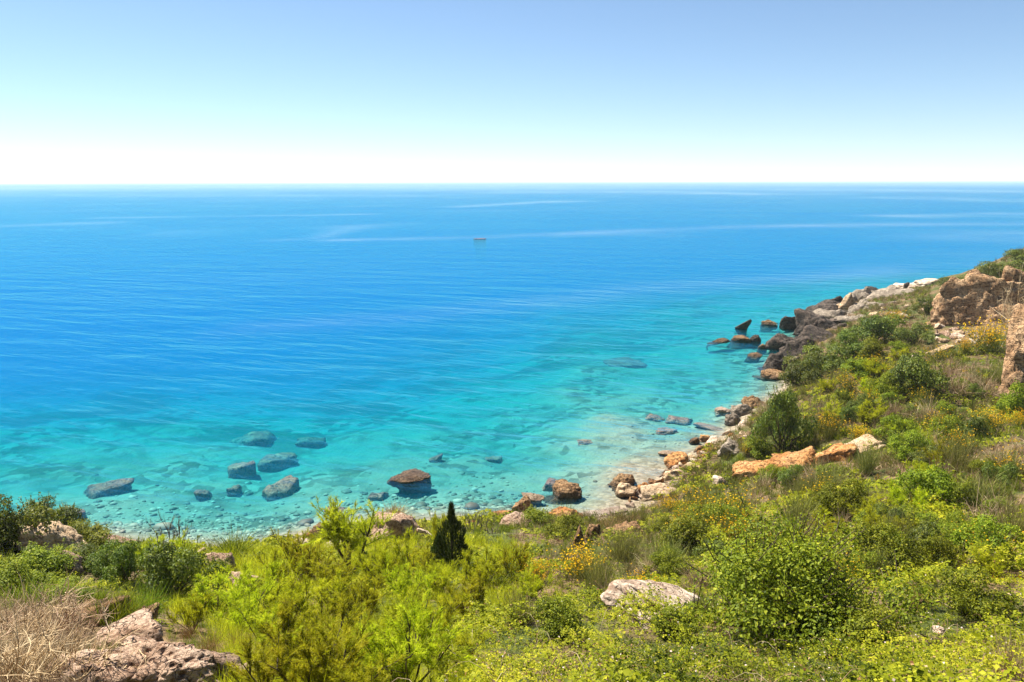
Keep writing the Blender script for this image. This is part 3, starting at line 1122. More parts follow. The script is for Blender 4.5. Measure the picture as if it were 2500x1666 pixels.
# --- the cove: stones standing in or beside the shallow water
rock(1305, 1142, 74, 34, 'brown', 'rough rust-brown boulder standing alone in the clear shallows of the cove', group=G_COVE, water=True, rough=.16, hk=.7, block=True)
rock(1227, 1150, 62, 15, 'tan', 'flat low tan rock barely above the shallow water', group=G_COVE, water=True, hk=.5)
rock(1208, 1182, 76, 40, 'brown', 'rough brown boulder at the waterline beside the flat low rock', group=G_COVE, water=True, rough=.15, hk=.8)
rock(1437, 1122, 72, 30, 'brown', 'layered brown boulder stacked behind the rounded striped boulder', group=G_COVE, water=True, strata=.05)
rock(1433, 1143, 64, 34, 'tan', 'rounded striped tan boulder at the edge of the cove water', group=G_COVE, water=True, strata=.03, round_=.4)
rock(1483, 1134, 36, 38, 'orange', 'smooth bright orange boulder beside the striped boulder', group=G_COVE, water=True, round_=.5, hk=1.0)
rock(1510, 1160, 96, 46, 'tan', 'broad pale tan rock slab sloping into the scrub by the cove', group=G_COVE, water=True, hk=.75, block=True)
rock(1556, 1112, 74, 32, 'tan', 'wide tan boulder in the middle of the cove rubble', group=G_COVE, water=True, block=True)
rock(1556, 1078, 60, 32, 'orange', 'orange-brown block with an overhanging edge at the cove water', group=G_COVE, water=True, block=True, hk=1.0)
rock(1600, 1096, 84, 30, 'tan', 'long tan rock lying across the upper cove rubble', group=G_COVE, water=True, rough=.13)
rock(1607, 1045, 30, 36, 'brown', 'small dark brown boulder standing upright in the rubble', group=G_COVE, water=True, hk=1.0)
rock(1638, 1030, 54, 22, 'pale', 'pale flat boulder beside the upright dark one', group=G_COVE, water=True)
rock(1640, 1075, 50, 26, 'tan', 'tan boulder at the foot of the fallen brown slab', group=G_COVE, water=True)
rock(1650, 1118, 44, 22, 'pale', 'pale angular slab at the inland end of the rubble', group=G_COVE)
rock(1680, 1050, 64, 40, 'grey', 'leaning grey-brown slab fallen below the dark bush', group=G_COVE, block=True, tilt=(.3, .4))
rock(1595, 1018, 26, 14, 'brown', 'little round brown stone at the tip of the rubble', group=G_COVE, water=True)
rock(1619, 1015, 26, 15, 'orange', 'little orange stone beside the round brown one', group=G_COVE, water=True)
rock(1537, 1048, 62, 10, 'tan', 'thin flat tan ledge awash at the rubble edge', group=G_COVE, water=True, hk=.5)
rock(1670, 1006, 28, 14, 'brown', 'small brown stone below the grey waterside rocks', group=G_COVE, water=True)
rock(1683, 978, 42, 28, 'grey', 'squat grey-brown rock at the foot of the bank', group=G_COVE, water=True, rough=.14)
rock(1712, 992, 40, 26, 'pale', 'pale broken rock under the bank of dry grass', group=G_COVE, water=True)
rock(1706, 958, 50, 30, 'grey', 'grey-brown boulder above the squat one on the bank', group=G_COVE, water=True)
rock(1730, 944, 62, 34, 'brown', 'dark brown rock crowning the grassy bank by the water', group=G_COVE, water=True, rough=.14)
# loose stones of the cove
rr_ = np.random.default_rng(5)
SMALL = [mesh_np('stone', *rock_shape(300 + i, (1, .8, .62), 4, 11, .10), smooth=True) for i in range(8)]


def stone(p, size, mat, label, group, i, name='stone', z=0.5):
    me = SMALL[i % 8]
    key = (i % 8, mat)
    if key not in STONES:
        m2 = me.copy()
        m2.materials.clear()
        m2.materials.append(M[mat])
        STONES[key] = m2
    o = add_obj(name, STONES[key], None, None, (p[0], p[1], p[2] + size * .62 * (z - .5)), random.uniform(0, 6.28), (size, size * random.uniform(.7, 1.1), size * random.uniform(.6, 1.1)))
    tag(o, label, 'stone', group)
    return o


STONES = {}
for i in range(90):
    t = rr_.random()
    cx, cy = 1455 + 235 * t, 1140 - 125 * t + rr_.normal(0, 9) + rr_.uniform(-6, 16)
    p = at_z(cx + rr_.normal(0, 14), cy)
    p[2] = max(float(ground_z(p[:2])[0]), -.05)
    stone(p, metres(rr_.uniform(13, 40), p), ['tan', 'pale', 'orange', 'tan', 'brown'][i % 5], where('small ' + ['tan', 'pale', 'orange', 'tan', 'brown'][i % 5] + ' cove stone', cx, cy, L_COVE), 'loose stones in the cove rubble', i)
for i in range(14):
    px_, py_ = rr_.uniform(1010, 1200), rr_.uniform(1196, 1212)
    p = hit(px_, py_)
    stone(p, metres(rr_.uniform(10, 24), p), ['tan', 'orange', 'pale'][i % 3], where('small ' + ['tan', 'orange', 'pale'][i % 3] + ' beach stone', px_, py_, L_BEACH), 'loose stones on the narrow beach', i)
ledge(at_z(1592, 966), at_z(1690, 992), 1.2, .5, 'pale', 'long white flat slab sloping into the water below the bank', name='flat_rock', above=.05, rough=.05)
ledge(at_z(1340, 1186, .05), at_z(1440, 1168, .12), 1.2, .4, 'pale', 'thin white slab lying on the cove sand', name='flat_rock', above=.3, rough=.05)

for i in range(12):
    t = (i + rr_.uniform(.1, .9)) / 12
    qa = at_z(1450 + 225 * t, 1152 - 128 * t + rr_.uniform(-6, 6), .05)
    dv = np.array([rr_.uniform(.9, 1.9), rr_.uniform(-.2, .5), rr_.uniform(0, .12)])
    ledge(qa, qa + dv, rr_.uniform(.6, 1.1), rr_.uniform(.3, .55), ['pale', 'tan'][i % 2], where(['pale', 'tan'][i % 2] + ' low broken shore slab', 1450 + 225 * t, 1152 - 128 * t, L_COVE), name='flat_rock', above=.5, rough=.12, group='broken slabs along the cove shore', sub=4)

# --- shore below the slope, towards the left
rock(1150, 1192, 62, 18, 'orange', 'flat orange rock at the waterline below the cypress', group='rocks along the near shore', water=True, hk=.8)
rock(1185, 1214, 90, 26, 'pink', 'low pinkish rock behind the flat orange one', group='rocks along the near shore', hk=.9)
rock(1296, 1196, 84, 26, 'orange', 'orange rock capped by a tuft of dry grass', group='rocks along the near shore')
rock(905, 1246, 122, 58, 'pink', 'big pinkish boulder carrying a brown shrub', group='rocks along the near shore', hk=.95, block=True)
rock(868, 1240, 44, 50, 'pale', 'pale upright rock leaning against the big pinkish boulder', group='rocks along the near shore', hk=.9)
rock(975, 1238, 40, 30, 'pale', 'small pale rock beyond the brown shrub', group='rocks along the near shore')
rock(738, 1236, 50, 34, 'brown', 'dark brown split rock beside the tall feathery tamarisk', group='rocks along the near shore', tilt=(0, -.5), block=True, rough=.14)
rock(712, 1238, 26, 18, 'orange', 'small ochre rock beside the dark brown split rock', group='rocks along the near shore')
ledge(at_z(600, 1260, .1), at_z(700, 1242, .25), 1.0, .5, 'pink', 'long pinkish ledge at the waterline behind the grassy dome', above=.45)
rock(690, 1258, 56, 16, 'pale', 'pale flat rock behind the feathery shrubs', group='rocks along the near shore')
rock(770, 1262, 46, 16, 'pale', 'pale slab half hidden behind the tall tamarisk trunk', group='rocks along the near shore')
ledge(hit(185, 1240), hit(318, 1252), 1.6, 1.0, 'pink', 'long pinkish shore ledge sloping down behind the dark bushes', above=.42)
rock(118, 1280, 132, 62, 'tan', 'slanted tan boulder with a flat sunlit face among dark bushes', group='boulders on the near slope', tilt=(-.35, .2), block=True, hk=.9)
rock(76, 1280, 40, 30, 'tan', 'small tan rock at the end of the slanted boulder', group='boulders on the near slope')
rock(150, 1325, 74, 60, 'pink', 'crumbling pinkish rock face below the slanted boulder', group='boulders on the near slope', rough=.14)
rock(460, 1284, 44, 24, 'pale', 'small pale pointed rock below the grassy dome', group='boulders on the near slope')
rock(510, 1312, 66, 40, 'pink', 'broken pinkish rock under the grassy dome', group='boulders on the near slope', rough=.15)
rock(566, 1360, 74, 46, 'pink', 'pale pinkish rock showing between feathery shrubs', group='boulders on the near slope', rough=.12)
rock(705, 1345, 44, 34, 'pink', 'little pink rock at the foot of a forked tamarisk', group='boulders on the near slope')
# foreground outcrop
rock(236, 1440, 120, 64, 'brown', 'dark weathered block at the top of the near outcrop', group='blocks of the near outcrop', hk=.6, block=True, rough=.2, round_=.08)
rock(330, 1440, 70, 42, 'brown', 'craggy dark boulder at the end of the near outcrop', group='blocks of the near outcrop', hk=.6, rough=.2, round_=.1)
rock(300, 1492, 150, 62, 'pink', 'shadowed block wedged in the middle of the near outcrop', group='blocks of the near outcrop', hk=.5, block=True, rough=.18, round_=.08)
rock(350, 1590, 230, 150, 'pink', 'large pitted pinkish slab in the near outcrop', group='blocks of the near outcrop', hk=.42, block=True, rough=.2, sub=6, tilt=(-.25, .1), round_=.08)
rock(225, 1590, 170, 120, 'pink', 'pale pitted block beside the dead twigs', group='blocks of the near outcrop', hk=.42, block=True, rough=.2, sub=6, round_=.08)
rock(505, 1580, 110, 70, 'pink', 'low pinkish rock beside the near outcrop', group='blocks of the near outcrop', hk=.8, rough=.13)
rock(590, 1560, 80, 34, 'pink', 'flat pinkish rock at the foot of the feathery shrubs', group='blocks of the near outcrop', hk=.7)
# the slab on the slope, the mound and the long ledge
white_slab = ledge(hit(1428, 1446), hit(1572, 1396), 1.7, .6, 'pale', 'large tilted white slab on the slope among brambles', name='flat_rock', above=.85, rough=.08, strata=.02, sub=6)
white_slab.rotation_euler[0] = .42
white_slab.location.z += .15
rock(1332, 1262, 34, 56, 'brown', 'upright porous brown rock at the end of the grassy mound', group='porous rocks of the mound', rough=.2, hk=1.0, tall=True)
rock(1365, 1250, 64, 44, 'brown', 'porous brown rock under the dry grassy mound', group='porous rocks of the mound', rough=.2)
rock(1440, 1236, 96, 24, 'brown', 'long low porous rock in the grassy mound', group='porous rocks of the mound', rough=.18)
a_, b_ = hit(1690, 1100), hit(1962, 1052)
led = bpy.data.objects.new('rock_ledge', None)
COL.objects.link(led)
led.location = (a_ + b_) / 2
tag(led, 'long orange sandstone ledge jutting from the slope above the cove', 'rock')
for t0, t1, dp, hh, ab, sd in [(-.06, .40, 2.2, 1.1, .55, 611), (.26, .74, 2.6, 1.25, .60, 612), (.58, 1.06, 2.4, 1.05, .62, 613), (.1, .5, 1.6, .7, .35, 614), (.5, .9, 1.6, .8, .3, 615)]:
    o = ledge(a_ + (b_ - a_) * t0, a_ + (b_ - a_) * t1, dp, hh, 'orange', None, name='block', cat=None, above=ab, rough=.17, seed=sd, sub=5)
    o.parent = led
    o.location = o.location - led.location
ledge(b_ + np.array([-.3, .7, .1]), hit(2045, 1020) + np.array([0, 0, .1]), 1.6, .7, 'tan', 'low tan continuation of the orange ledge under the grass', above=.5, rough=.14)
# headland shore: dark boulders
DARKS = [
    (1698, 756, 46, 24, 'dark', 'dark pointed rock standing alone in the water off the headland', 1.0),
    (1765, 747, 36, 13, 'brown', 'low golden-brown rock awash beyond the pointed dark one', .8),
    (1817, 756, 46, 28, 'dark', 'dark two-humped rock close to the headland boulders', 1.0),
    (1660, 786, 38, 9, 'brown', 'outermost flat golden-brown rock awash off the headland', .7),
    (1701, 783, 46, 13, 'brown', 'long low brown rock behind the outermost flat one', .7),
    (1736, 785, 22, 14, 'dark', 'small dark rock between the low brown rocks', 1.0),
    (1753, 800, 20, 11, 'brown', 'tiny brown rock near the wide dark boulder', .8),
    (1733, 820, 32, 9, 'brown', 'thin brown rock awash off the dark boulders', .7),
    (1869, 713, 30, 8, 'brown', 'small golden rock awash beyond the headland boulders', .8),
    (1799, 802, 74, 30, 'dark', 'wide dark boulder standing in the water off the headland', 1.0),
    (1836, 824, 76, 44, 'dark', 'big grey-topped dark boulder at the foot of the green scrub', 1.0),
    (1782, 852, 56, 40, 'dark', 'dark craggy boulder at the near end of the headland row', 1.0),
    (1778, 870, 72, 18, 'brown', 'flat brown slab beneath the craggy dark boulder', .8),
    (1884, 798, 86, 40, 'dark', 'rounded dark boulder with a pale top at the waterline', 1.0),
    (1852, 790, 40, 24, 'dark', 'dark boulder tucked beside the rounded pale-topped one', 1.0),
    (1878, 770, 92, 50, 'dark', 'largest smooth dark boulder of the headland row', 1.0),
    (1925, 776, 50, 30, 'dark', 'dark boulder behind the largest smooth one', 1.0),
    (1905, 748, 90, 32, 'grey', 'grey layered rock above the smooth dark boulders', 1.0),
    (1890, 728, 80, 26, 'dark', 'long dark rock at the outer edge of the headland', 1.0),
    (1905, 712, 50, 20, 'dark', 'small dark rock at the headland corner', 1.0),
    (1944, 728, 62, 52, 'tan', 'pale tan pyramid-shaped rock rising over the dark boulders', 1.0),
    (1975, 735, 54, 34, 'grey', 'grey block leaning on the pyramid-shaped rock', 1.0),
    (1985, 703, 60, 38, 'grey', 'brown-grey block behind the pyramid-shaped rock', 1.0),
    (2012, 728, 76, 30, 'grey', 'broken grey block on the inland side of the pyramid-shaped rock', 1.0),
    (2030, 706, 112, 34, 'grey', 'long tilted grey slab near the headland tip', 1.0),
    (2012, 680, 50, 18, 'dark', 'dark rock behind the long tilted slab', 1.0),
    (1955, 762, 100, 34, 'grey', 'broad grey-brown outcrop between the boulders and the green scrub', 1.0),
    (1990, 775, 70, 30, 'tan', 'tan outcrop at the top of the green scrub', .9),
    (2000, 748, 40, 20, 'pale', 'pale stone beside the broad outcrop', .9),
    (2057, 690, 50, 26, 'grey', 'weathered rock at the end of the long tilted slab', 1.0),
]
for px_, py_, w_, h_, mt, lab, hk_ in DARKS:
    rock(px_, py_, w_ * 1.1, h_, mt, lab, group=G_DARK, water=True, hk=hk_, rough=.10, sub=5, block=(w_ > 90), tall='pyramid-shaped rock rising' in lab, deep=.8)
r2_ = np.random.default_rng(31)
for px_, py_ in [(1800, 846), (1822, 800), (1845, 808), (1862, 815), (1842, 772), (1858, 752), (1900, 790), (1915, 760), (1868, 742), (1932, 742), (1918, 726), (1925, 712), (1960, 704), (1950, 745), (1985, 720), (2030, 720), (2000, 692), (2045, 682), (1812, 838), (1935, 790)]:
    rock(px_ + r2_.uniform(-5, 5), py_ + r2_.uniform(-3, 3), r2_.uniform(34, 62), r2_.uniform(18, 30), 'dark' if px_ < 1940 else 'grey', where(('dark' if px_ < 1940 else 'grey-brown') + ' rounded boulder packed', px_, py_, [(a, b, c.split(' at ')[0].split(' in ')[0].split(' of ')[0].split(' rising')[0]) for a, b, _, _, _, c, _ in DARKS]), group='rounded boulders filling the headland row', water=True, hk=1.0, rough=.1)
rock(2082, 668, 66, 16, 'pale', 'white flat rock at the headland tip', name='flat_rock', water=True, hk=.9, block=True)
rock(2080, 662, 16, 10, 'dark', 'little dark stone perched on the white flat rock', name='stone', cat='stone', pos=at_z(2080, 660, .9), hk=1.0)
rock(2135, 655, 64, 12, 'pale', 'pale bare patch of rock behind the headland tip', name='flat_rock', hk=1.0)
for i in range(26):
    px_, py_ = rr_.uniform(2010, 2150), rr_.uniform(690, 745)
    p = hit(px_, py_)
    stone(p, metres(rr_.uniform(10, 30), p), ['pale', 'tan', 'grey'][i % 3], where(['pale', 'tan', 'grey'][i % 3] + ' headland stone in dry grass', px_, py_, L_HEAD), 'loose stones on the headland', i)
# the eroded bank and the rubble below it
rock(2240, 752, 205, 112, 'cliff', 'large overhanging tan rock face under the headland crest', name='cliff_rock', cat='cliff', block=True, hk=1.0, tall=True, deep=.5, rough=.14, sub=6, round_=.02, seed=777, sink=.25)
rock(2172, 745, 56, 76, 'cliff', 'crumbling tan buttress at the end of the overhanging rock face', name='cliff_rock', cat='cliff', hk=1.0, tall=True, rough=.2, strata=.04, sub=6)
rock(2336, 740, 90, 110, 'cliff', 'shaded rock at the inner end of the overhanging face', name='cliff_rock', cat='cliff', hk=1.0, tall=True, block=True, rough=.14)
for i in range(34):
    px_ = rr_.uniform(2150, 2275)
    py_ = 765 + (px_ - 2150) * .12 + rr_.uniform(-14, 30)
    p = hit(px_, py_)
    stone(p, metres(rr_.uniform(12, 34), p), ['tan', 'pale', 'pink'][i % 3], where('broken ' + ['tan', 'pale', 'pinkish'][i % 3] + ' rubble stone', px_, py_, L_RUBBLE), 'rubble below the overhanging rock face', i, z=.6)
pill = rock(2342, 918, 96, 205, 'cliff', 'layered orange-brown rock pillar standing in the scrub under bare branches', name='rock_pillar', cat='cliff', hk=1.0, tall=True, deep=.8, block=True, rough=.15, strata=.07, round_=.1, sub=6, sink=.12)
rock(2100, 838, 30, 34, 'pale', 'pale upright stone sticking out of the scrub', name='stone', cat='stone', hk=1.0)
ledge(hit(2120, 822), hit(2190, 796), .8, .5, 'tan', 'narrow tan rock strip running up towards the rubble', above=.5)
rock(1790, 1420, 56, 46, 'brown', 'shadowed brown stone under the big bramble bush', name='stone', cat='stone', hk=.8)
rock(2160, 1455, 30, 12, 'pale', 'small white stone lying in the brambles', name='stone', cat='stone')
# far reef
rock(1105, 549, 34, .6, 'weedy', 'far low reef breaking the calm open water', name='reef', cat='reef', water=True, hk=1.0, deep=.3, rough=.2, hmin=.012)

# --- boulders under water
SUNK = [
    (552, 1100, 76, 44, 'dark submerged boulder with a steep side, largest in the bay', .08, .9),
    (636, 1082, 104, 36, 'long grey submerged boulder next to the steep dark one', .35, .7),
    (644, 1146, 100, 38, 'brown submerged boulder with a reddish top near the shore', .05, .7),
    (245, 1140, 118, 34, 'wide brown submerged boulder beyond the dark bushes', .22, .8),
    (470, 1150, 44, 24, 'small dark submerged boulder in the near bay', .3, .8),
    (537, 1142, 40, 22, 'small pale green submerged boulder in the near bay', .4, .8),
    (590, 1024, 122, 38, 'broad dim submerged rock far out in the bay', .9, .6),
    (712, 1030, 84, 30, 'narrow dim submerged rock beside the broad one', .9, .6),
    (165, 1200, 86, 52, 'submerged brown rock at the foot of the shore ledge', .08, .8),
    (1432, 843, 124, 24, 'long purplish submerged reef off the headland', 1.0, .5),
    (1132, 1064, 50, 16, 'small dark submerged rock in mid bay', .6, .7),
    (1003, 1064, 40, 18, 'small round submerged rock in mid bay', .5, .8),
    (868, 1150, 56, 18, 'low submerged rock inshore of the awash boulder', .4, .7),
    (1556, 976, 74, 18, 'pale flat submerged slab next to the long white slab', .10, .6),
    (1500, 968, 60, 16, 'dull tan submerged slab farther out than the pale one', .25, .6),
    (1530, 1000, 70, 14, 'thin grey submerged slab below the pale one', .2, .5),
    (1345, 1020, 44, 14, 'small grey submerged rock off the cove', .5, .7),
    (1280, 1128, 70, 14, 'flat green submerged stone close to the rust-brown boulder', .10, .5),
    (770, 1180, 60, 14, 'flat pale submerged stone off the split rock', .1, .6),
]
for px_, py_, w_, h_, lab, und, hk_ in SUNK:
    rock(px_, py_, w_ * .9, h_, 'weedy', lab, name='submerged_boulder', group=G_SUNK, under=und * .5 + .03 if und < .3 else und * .8, surf=und < .3, hk=hk_, rough=.10, sub=4, round_=.05, block=True)
rock(943, 1108, 100, 34, 'brown', 'brown boulder just awash in the bay with an orange top', name='boulder', group=G_COVE, water=True, hk=.2, rough=.1, hmin=.06)
rock(1658, 946, 44, 18, 'pale', 'white-tipped boulder just awash near the bank', name='boulder', group=G_COVE, water=True, hk=.35, sink=.6, round_=.4)


# cobbles on the sea bed and the wet beach: too many to count
def cobbles():
    r = np.random.default_rng(77)
    d, t = ico(2)
    k = len(d)
    n = 4600
    t_ = r.random(n)
    px_ = 180 + 1600 * t_
    base = np.interp(px_, [180, 600, 900, 1250, 1400, 1520, 1620, 1700, 1780], [1236, 1258, 1205, 1190, 1180, 1095, 1030, 970, 915])
    py_ = base - np.abs(r.normal(0, 62, n)) + 3
    P = np.array([at_z(a, b) for a, b in zip(px_, py_)])
    z = ground_z(P[:, :2])
    P[:, 2] = z
    ok = z < -.16 - .3 * r.random(n)
    P = P[ok]
    n = len(P)
    px_ = px_[ok]
    sz = np.where(px_ > 1200, .6, 1) * np.exp(r.normal(-1.75, .5, n)) * .5
    sc = np.column_stack([sz, sz * r.uniform(.6, 1, n), sz * r.uniform(.3, .6, n)])
    a = r.uniform(0, 6.28, n)
    dd = d[None] * (1 + .22 * r.normal(size=(n, 1, 1)) * 0 + .18 * noise3((d[None] * 1.5 + r.uniform(0, 60, (n, 1, 3))).reshape(-1, 3), 4).reshape(n, k, 1))
    v = dd * sc[:, None, :]
    c, s = np.cos(a)[:, None], np.sin(a)[:, None]
    v = np.stack([v[..., 0] * c - v[..., 1] * s, v[..., 0] * s + v[..., 1] * c, v[..., 2]], -1) + P[:, None, :]
    T = (t[None] + (np.arange(n) * k)[:, None, None]).reshape(-1, 3)
    me = mesh_np('cobbles', v.reshape(-1, 3), T, {'tint': np.repeat(r.random(n), k)}, True)
    return me


M['cobble'] = mat_leaf('sea_worn_cobbles', (0.09, 0.075, 0.05), (0.25, 0.21, 0.15), (0.46, 0.40, 0.31), 0.0, .3, 0.0)
tag(add_obj('cobbles', cobbles(), M['cobble']), 'pale sea-worn cobbles covering the shallow sea bed', 'cobbles', kind='stuff')
# ------------------------------------------------------------------ single plants
TAM = 'feathery tamarisk shrubs on the slope'
plant('tamarisk_tall', 'tamarisk_tree', 'tamarisk', 803, 1330, 150, 165, 'tallest feathery tamarisk, dark forked trunk rising against the water', TAM, rot=0)
T_LIST = [
    (706, 1345, 100, 125, 'forked tamarisk with a pale rock at its foot, next to the tallest'),
    (645, 1350, 90, 90, 'soft green tamarisk behind the forked one near the water'),
    (770, 1370, 110, 90, 'low tamarisk at the foot of the tallest one'),
    (890, 1345, 110, 110, 'yellow-green tamarisk in front of the big pinkish boulder'),
    (950, 1340, 100, 90, 'bushy tamarisk between the pinkish boulder and the cypress'),
    (930, 1400, 120, 110, 'broad tamarisk below the one facing the pinkish boulder'),
    (1010, 1370, 90, 90, 'tamarisk close to the foot of the cypress'),
    (1100, 1350, 100, 80, 'tamarisk just inland of the cypress, before the yellow broom'),
    (1075, 1420, 100, 100, 'tamarisk in dense green growth below the cypress'),
    (1180, 1330, 90, 80, 'bright tamarisk below the orange-topped shore rock'),
    (1215, 1385, 90, 70, 'low tamarisk below the two yellow brooms'),
    (600, 1400, 110, 100, 'tamarisk beside the pale pinkish rock'),
    (500, 1420, 110, 90, 'tamarisk below the round dark bushes'),
    (445, 1450, 80, 80, 'small tamarisk behind the near outcrop'),
    (560, 1450, 110, 100, 'tamarisk with bare twigs below the pale pinkish rock'),
    (655, 1440, 120, 110, 'dense tamarisk in the middle of the slope'),
    (740, 1440, 120, 120, 'tamarisk with grey dead twigs at its side'),
    (830, 1440, 120, 110, 'tamarisk in the centre of the slope, under the tallest one'),
    (910, 1480, 120, 110, 'tamarisk above the biggest near tamarisk'),
    (1000, 1470, 120, 110, 'tamarisk bordering the bramble thicket'),
    (640, 1520, 130, 120, 'tamarisk above the low pinkish rocks'),
    (720, 1510, 120, 110, 'tamarisk in the lower middle of the slope'),
    (810, 1520, 130, 120, 'tamarisk between the two biggest near ones'),
    (690, 1610, 230, 190, 'large near tamarisk reaching the lower frame edge by the pinkish rocks'),
    (780, 1620, 180, 150, 'near tamarisk squeezed between the two largest'),
    (930, 1590, 250, 210, 'biggest near tamarisk with a reddish dead twig'),
    (850, 1570, 150, 130, 'near tamarisk behind the biggest one'),
    (1040, 1560, 130, 110, 'yellow-green tamarisk at the edge of the near brambles'),
    (600, 1600, 140, 110, 'near tamarisk growing over the flat pinkish rock'),
    (400, 1300, 90, 60, 'loose grey-green tamarisk under the bare tree by the water'),
    (340, 1290, 70, 50, 'small tamarisk behind the round dark bushes'),
]
for a, b, w, h, lab in T_LIST:
    plant('tamarisk', 'tamarisk_shrub', 'tamarisk', a, b, w * 1.1, h * .95, lab, TAM)
plant('cypress', 'cypress_tree', 'cypress', 1040, 1305, 84, 150, 'small dark pointed cypress standing on the slope')
plant('cypress', 'cypress_tree', 'cypress', 1010, 1312, 66, 84, 'stunted dark cypress pressed against the taller pointed one')
plant('tamarisk', 'tamarisk_shrub', 'tamarisk', 1008, 1262, 40, 84, 'thin tufted tamarisk rising beside the pointed cypress', TAM)
plant('bare', 'bare_tree', 'tree', 386, 1268, 80, 92, 'bare dark little tree silhouetted against the turquoise water')
plant('bare', 'bare_tree', 'tree', 425, 1262, 40, 62, 'thin bare sapling next to the bare dark tree')
plant('bare', 'bare_shrub', 'shrub', 1085, 1222, 70, 60, 'bare grey twiggy shrub on the narrow beach')
plant('bare', 'bare_shrub', 'shrub', 1130, 1228, 60, 40, 'low bare reddish-grey shrub next to the flat orange rock')

BSH = 'rounded dark green bushes'
B_LIST = [
    ('bush', 25, 1262, 150, 100, 'dark green bush at the frame edge above the slanted boulder'),
    ('bush', 95, 1235, 110, 66, 'dark bush on the shore crest behind the slanted boulder'),
    ('bush', 150, 1240, 110, 56, 'dark bush sloping down to the pinkish shore ledge'),
    ('brightbush', 185, 1262, 110, 50, 'light green bush below the shore crest bushes'),
    ('bush', 215, 1310, 100, 50, 'dark bush between the slanted boulder and the round bushes'),
    ('bush', 290, 1345, 120, 84, 'round dark bush, inner one of the shaded pair'),
    ('bush', 405, 1372, 160, 110, 'big round dark bush with a shaded trunk hollow'),
    ('bush', 245, 1340, 90, 56, 'small dark bush crowding the shaded pair'),
    ('brightbush', 110, 1330, 100, 56, 'yellow-green leafy bush under the slanted boulder'),
    ('brightbush', 40, 1370, 130, 64, 'low bright green bush at the frame edge'),
    ('brightbush', 150, 1400, 110, 44, 'low green bush above the dead twigs'),
    ('bush', 1795, 1035, 116, 124, 'tall dark green bush on the bank above the cove'),
    ('bush', 1765, 1000, 60, 60, 'dark bush leaning out over the bank rocks'),
    ('bush', 1905, 862, 110, 60, 'dark green bush on the seaward edge of the hillside'),
    ('bush', 1950, 825, 100, 52, 'dense green bush above the grey-topped dark boulder'),
    ('bush', 2000, 792, 110, 56, 'dense green bush highest in the row above the dark boulders'),
    ('bush', 1850, 890, 90, 66, 'green bush at the lower end of the row above the dark boulders'),
    ('bush', 2010, 755, 60, 26, 'flat green bush beside the broad grey outcrop'),
    ('bush', 2108, 905, 120, 74, 'very dark smooth bush in the middle of the hillside'),
    ('bush', 2065, 912, 70, 50, 'dark bush extending the very dark smooth one'),
    ('bush', 2100, 792, 70, 40, 'small green bush below the crumbling buttress'),
    ('bush', 2180, 660, 60, 18, 'small dark bush on the headland ridge'),
    ('bush', 2240, 655, 70, 20, 'low dark bush along the headland ridge'),
    ('bush', 2325, 632, 90, 26, 'dark scrub bush on the crest line'),
    ('bush', 2345, 600, 60, 20, 'dark bush highest on the crest'),
    ('bush', 2280, 640, 60, 24, 'olive bush where the crest meets the ridge'),
    ('bush', 2130, 725, 60, 34, 'olive green bush beside the crumbling buttress'),
    ('brightbush', 1745, 1052, 60, 40, 'fresh green bush at the foot of the tall dark bush'),
    ('brightbush', 2140, 1180, 110, 90, 'bright green leafy bush on the open slope'),
    ('brightbush', 2330, 960, 70, 60, 'green bush at the foot of the rock pillar'),
    ('bush', 2230, 1010, 60, 44, 'dark bush below the dry shrubs near the pillar'),
    ('brightbush', 1240, 1215, 70, 40, 'small vivid green bush behind the cypress shore'),
    ('brightbush', 1295, 1240, 90, 50, 'vivid green bush at the end of the porous rocks'),
    ('brightbush', 1640, 1240, 110, 70, 'leafy green bush below the orange ledge'),
    ('brightbush', 1545, 1470, 90, 60, 'leafy bramble bush growing against the white slab'),
    ('brightbush', 2000, 1510, 170, 90, 'bright bramble bush in the near thicket'),
    ('brightbush', 2230, 1420, 150, 90, 'bramble bush halfway down the near thicket'),
    ('brightbush', 1280, 1470, 110, 80, 'bramble bush left of the white slab'),
]
for k, a, b, w, h, lab in B_LIST:
    plant(k, 'bush', 'bush', a, b, w, h, lab, BSH if k == 'bush' else 'bright leafy bushes')
plant('bigbush', 'bush', 'bush', 1830, 1460, 350, 190, 'biggest leafy bush with a dark hollow underneath on the near slope')
plant('grass', 'grassy_dome', 'shrub', 536, 1282, 122, 66, 'dome-shaped green tussock on the shore edge')
plant('rust', 'brown_shrub', 'shrub', 905, 1212, 110, 34, 'brown leafless shrub sitting on the big pinkish boulder', pos=hit(905, 1240) + np.array([0, .6, .75]))
plant('rust', 'brown_shrub', 'shrub', 955, 1222, 70, 36, 'small brown shrub hanging beside the big pinkish boulder')
plant('grass', 'grass_tuft', 'grass', 1297, 1186, 70, 30, 'grass tuft growing on the orange shore rock')

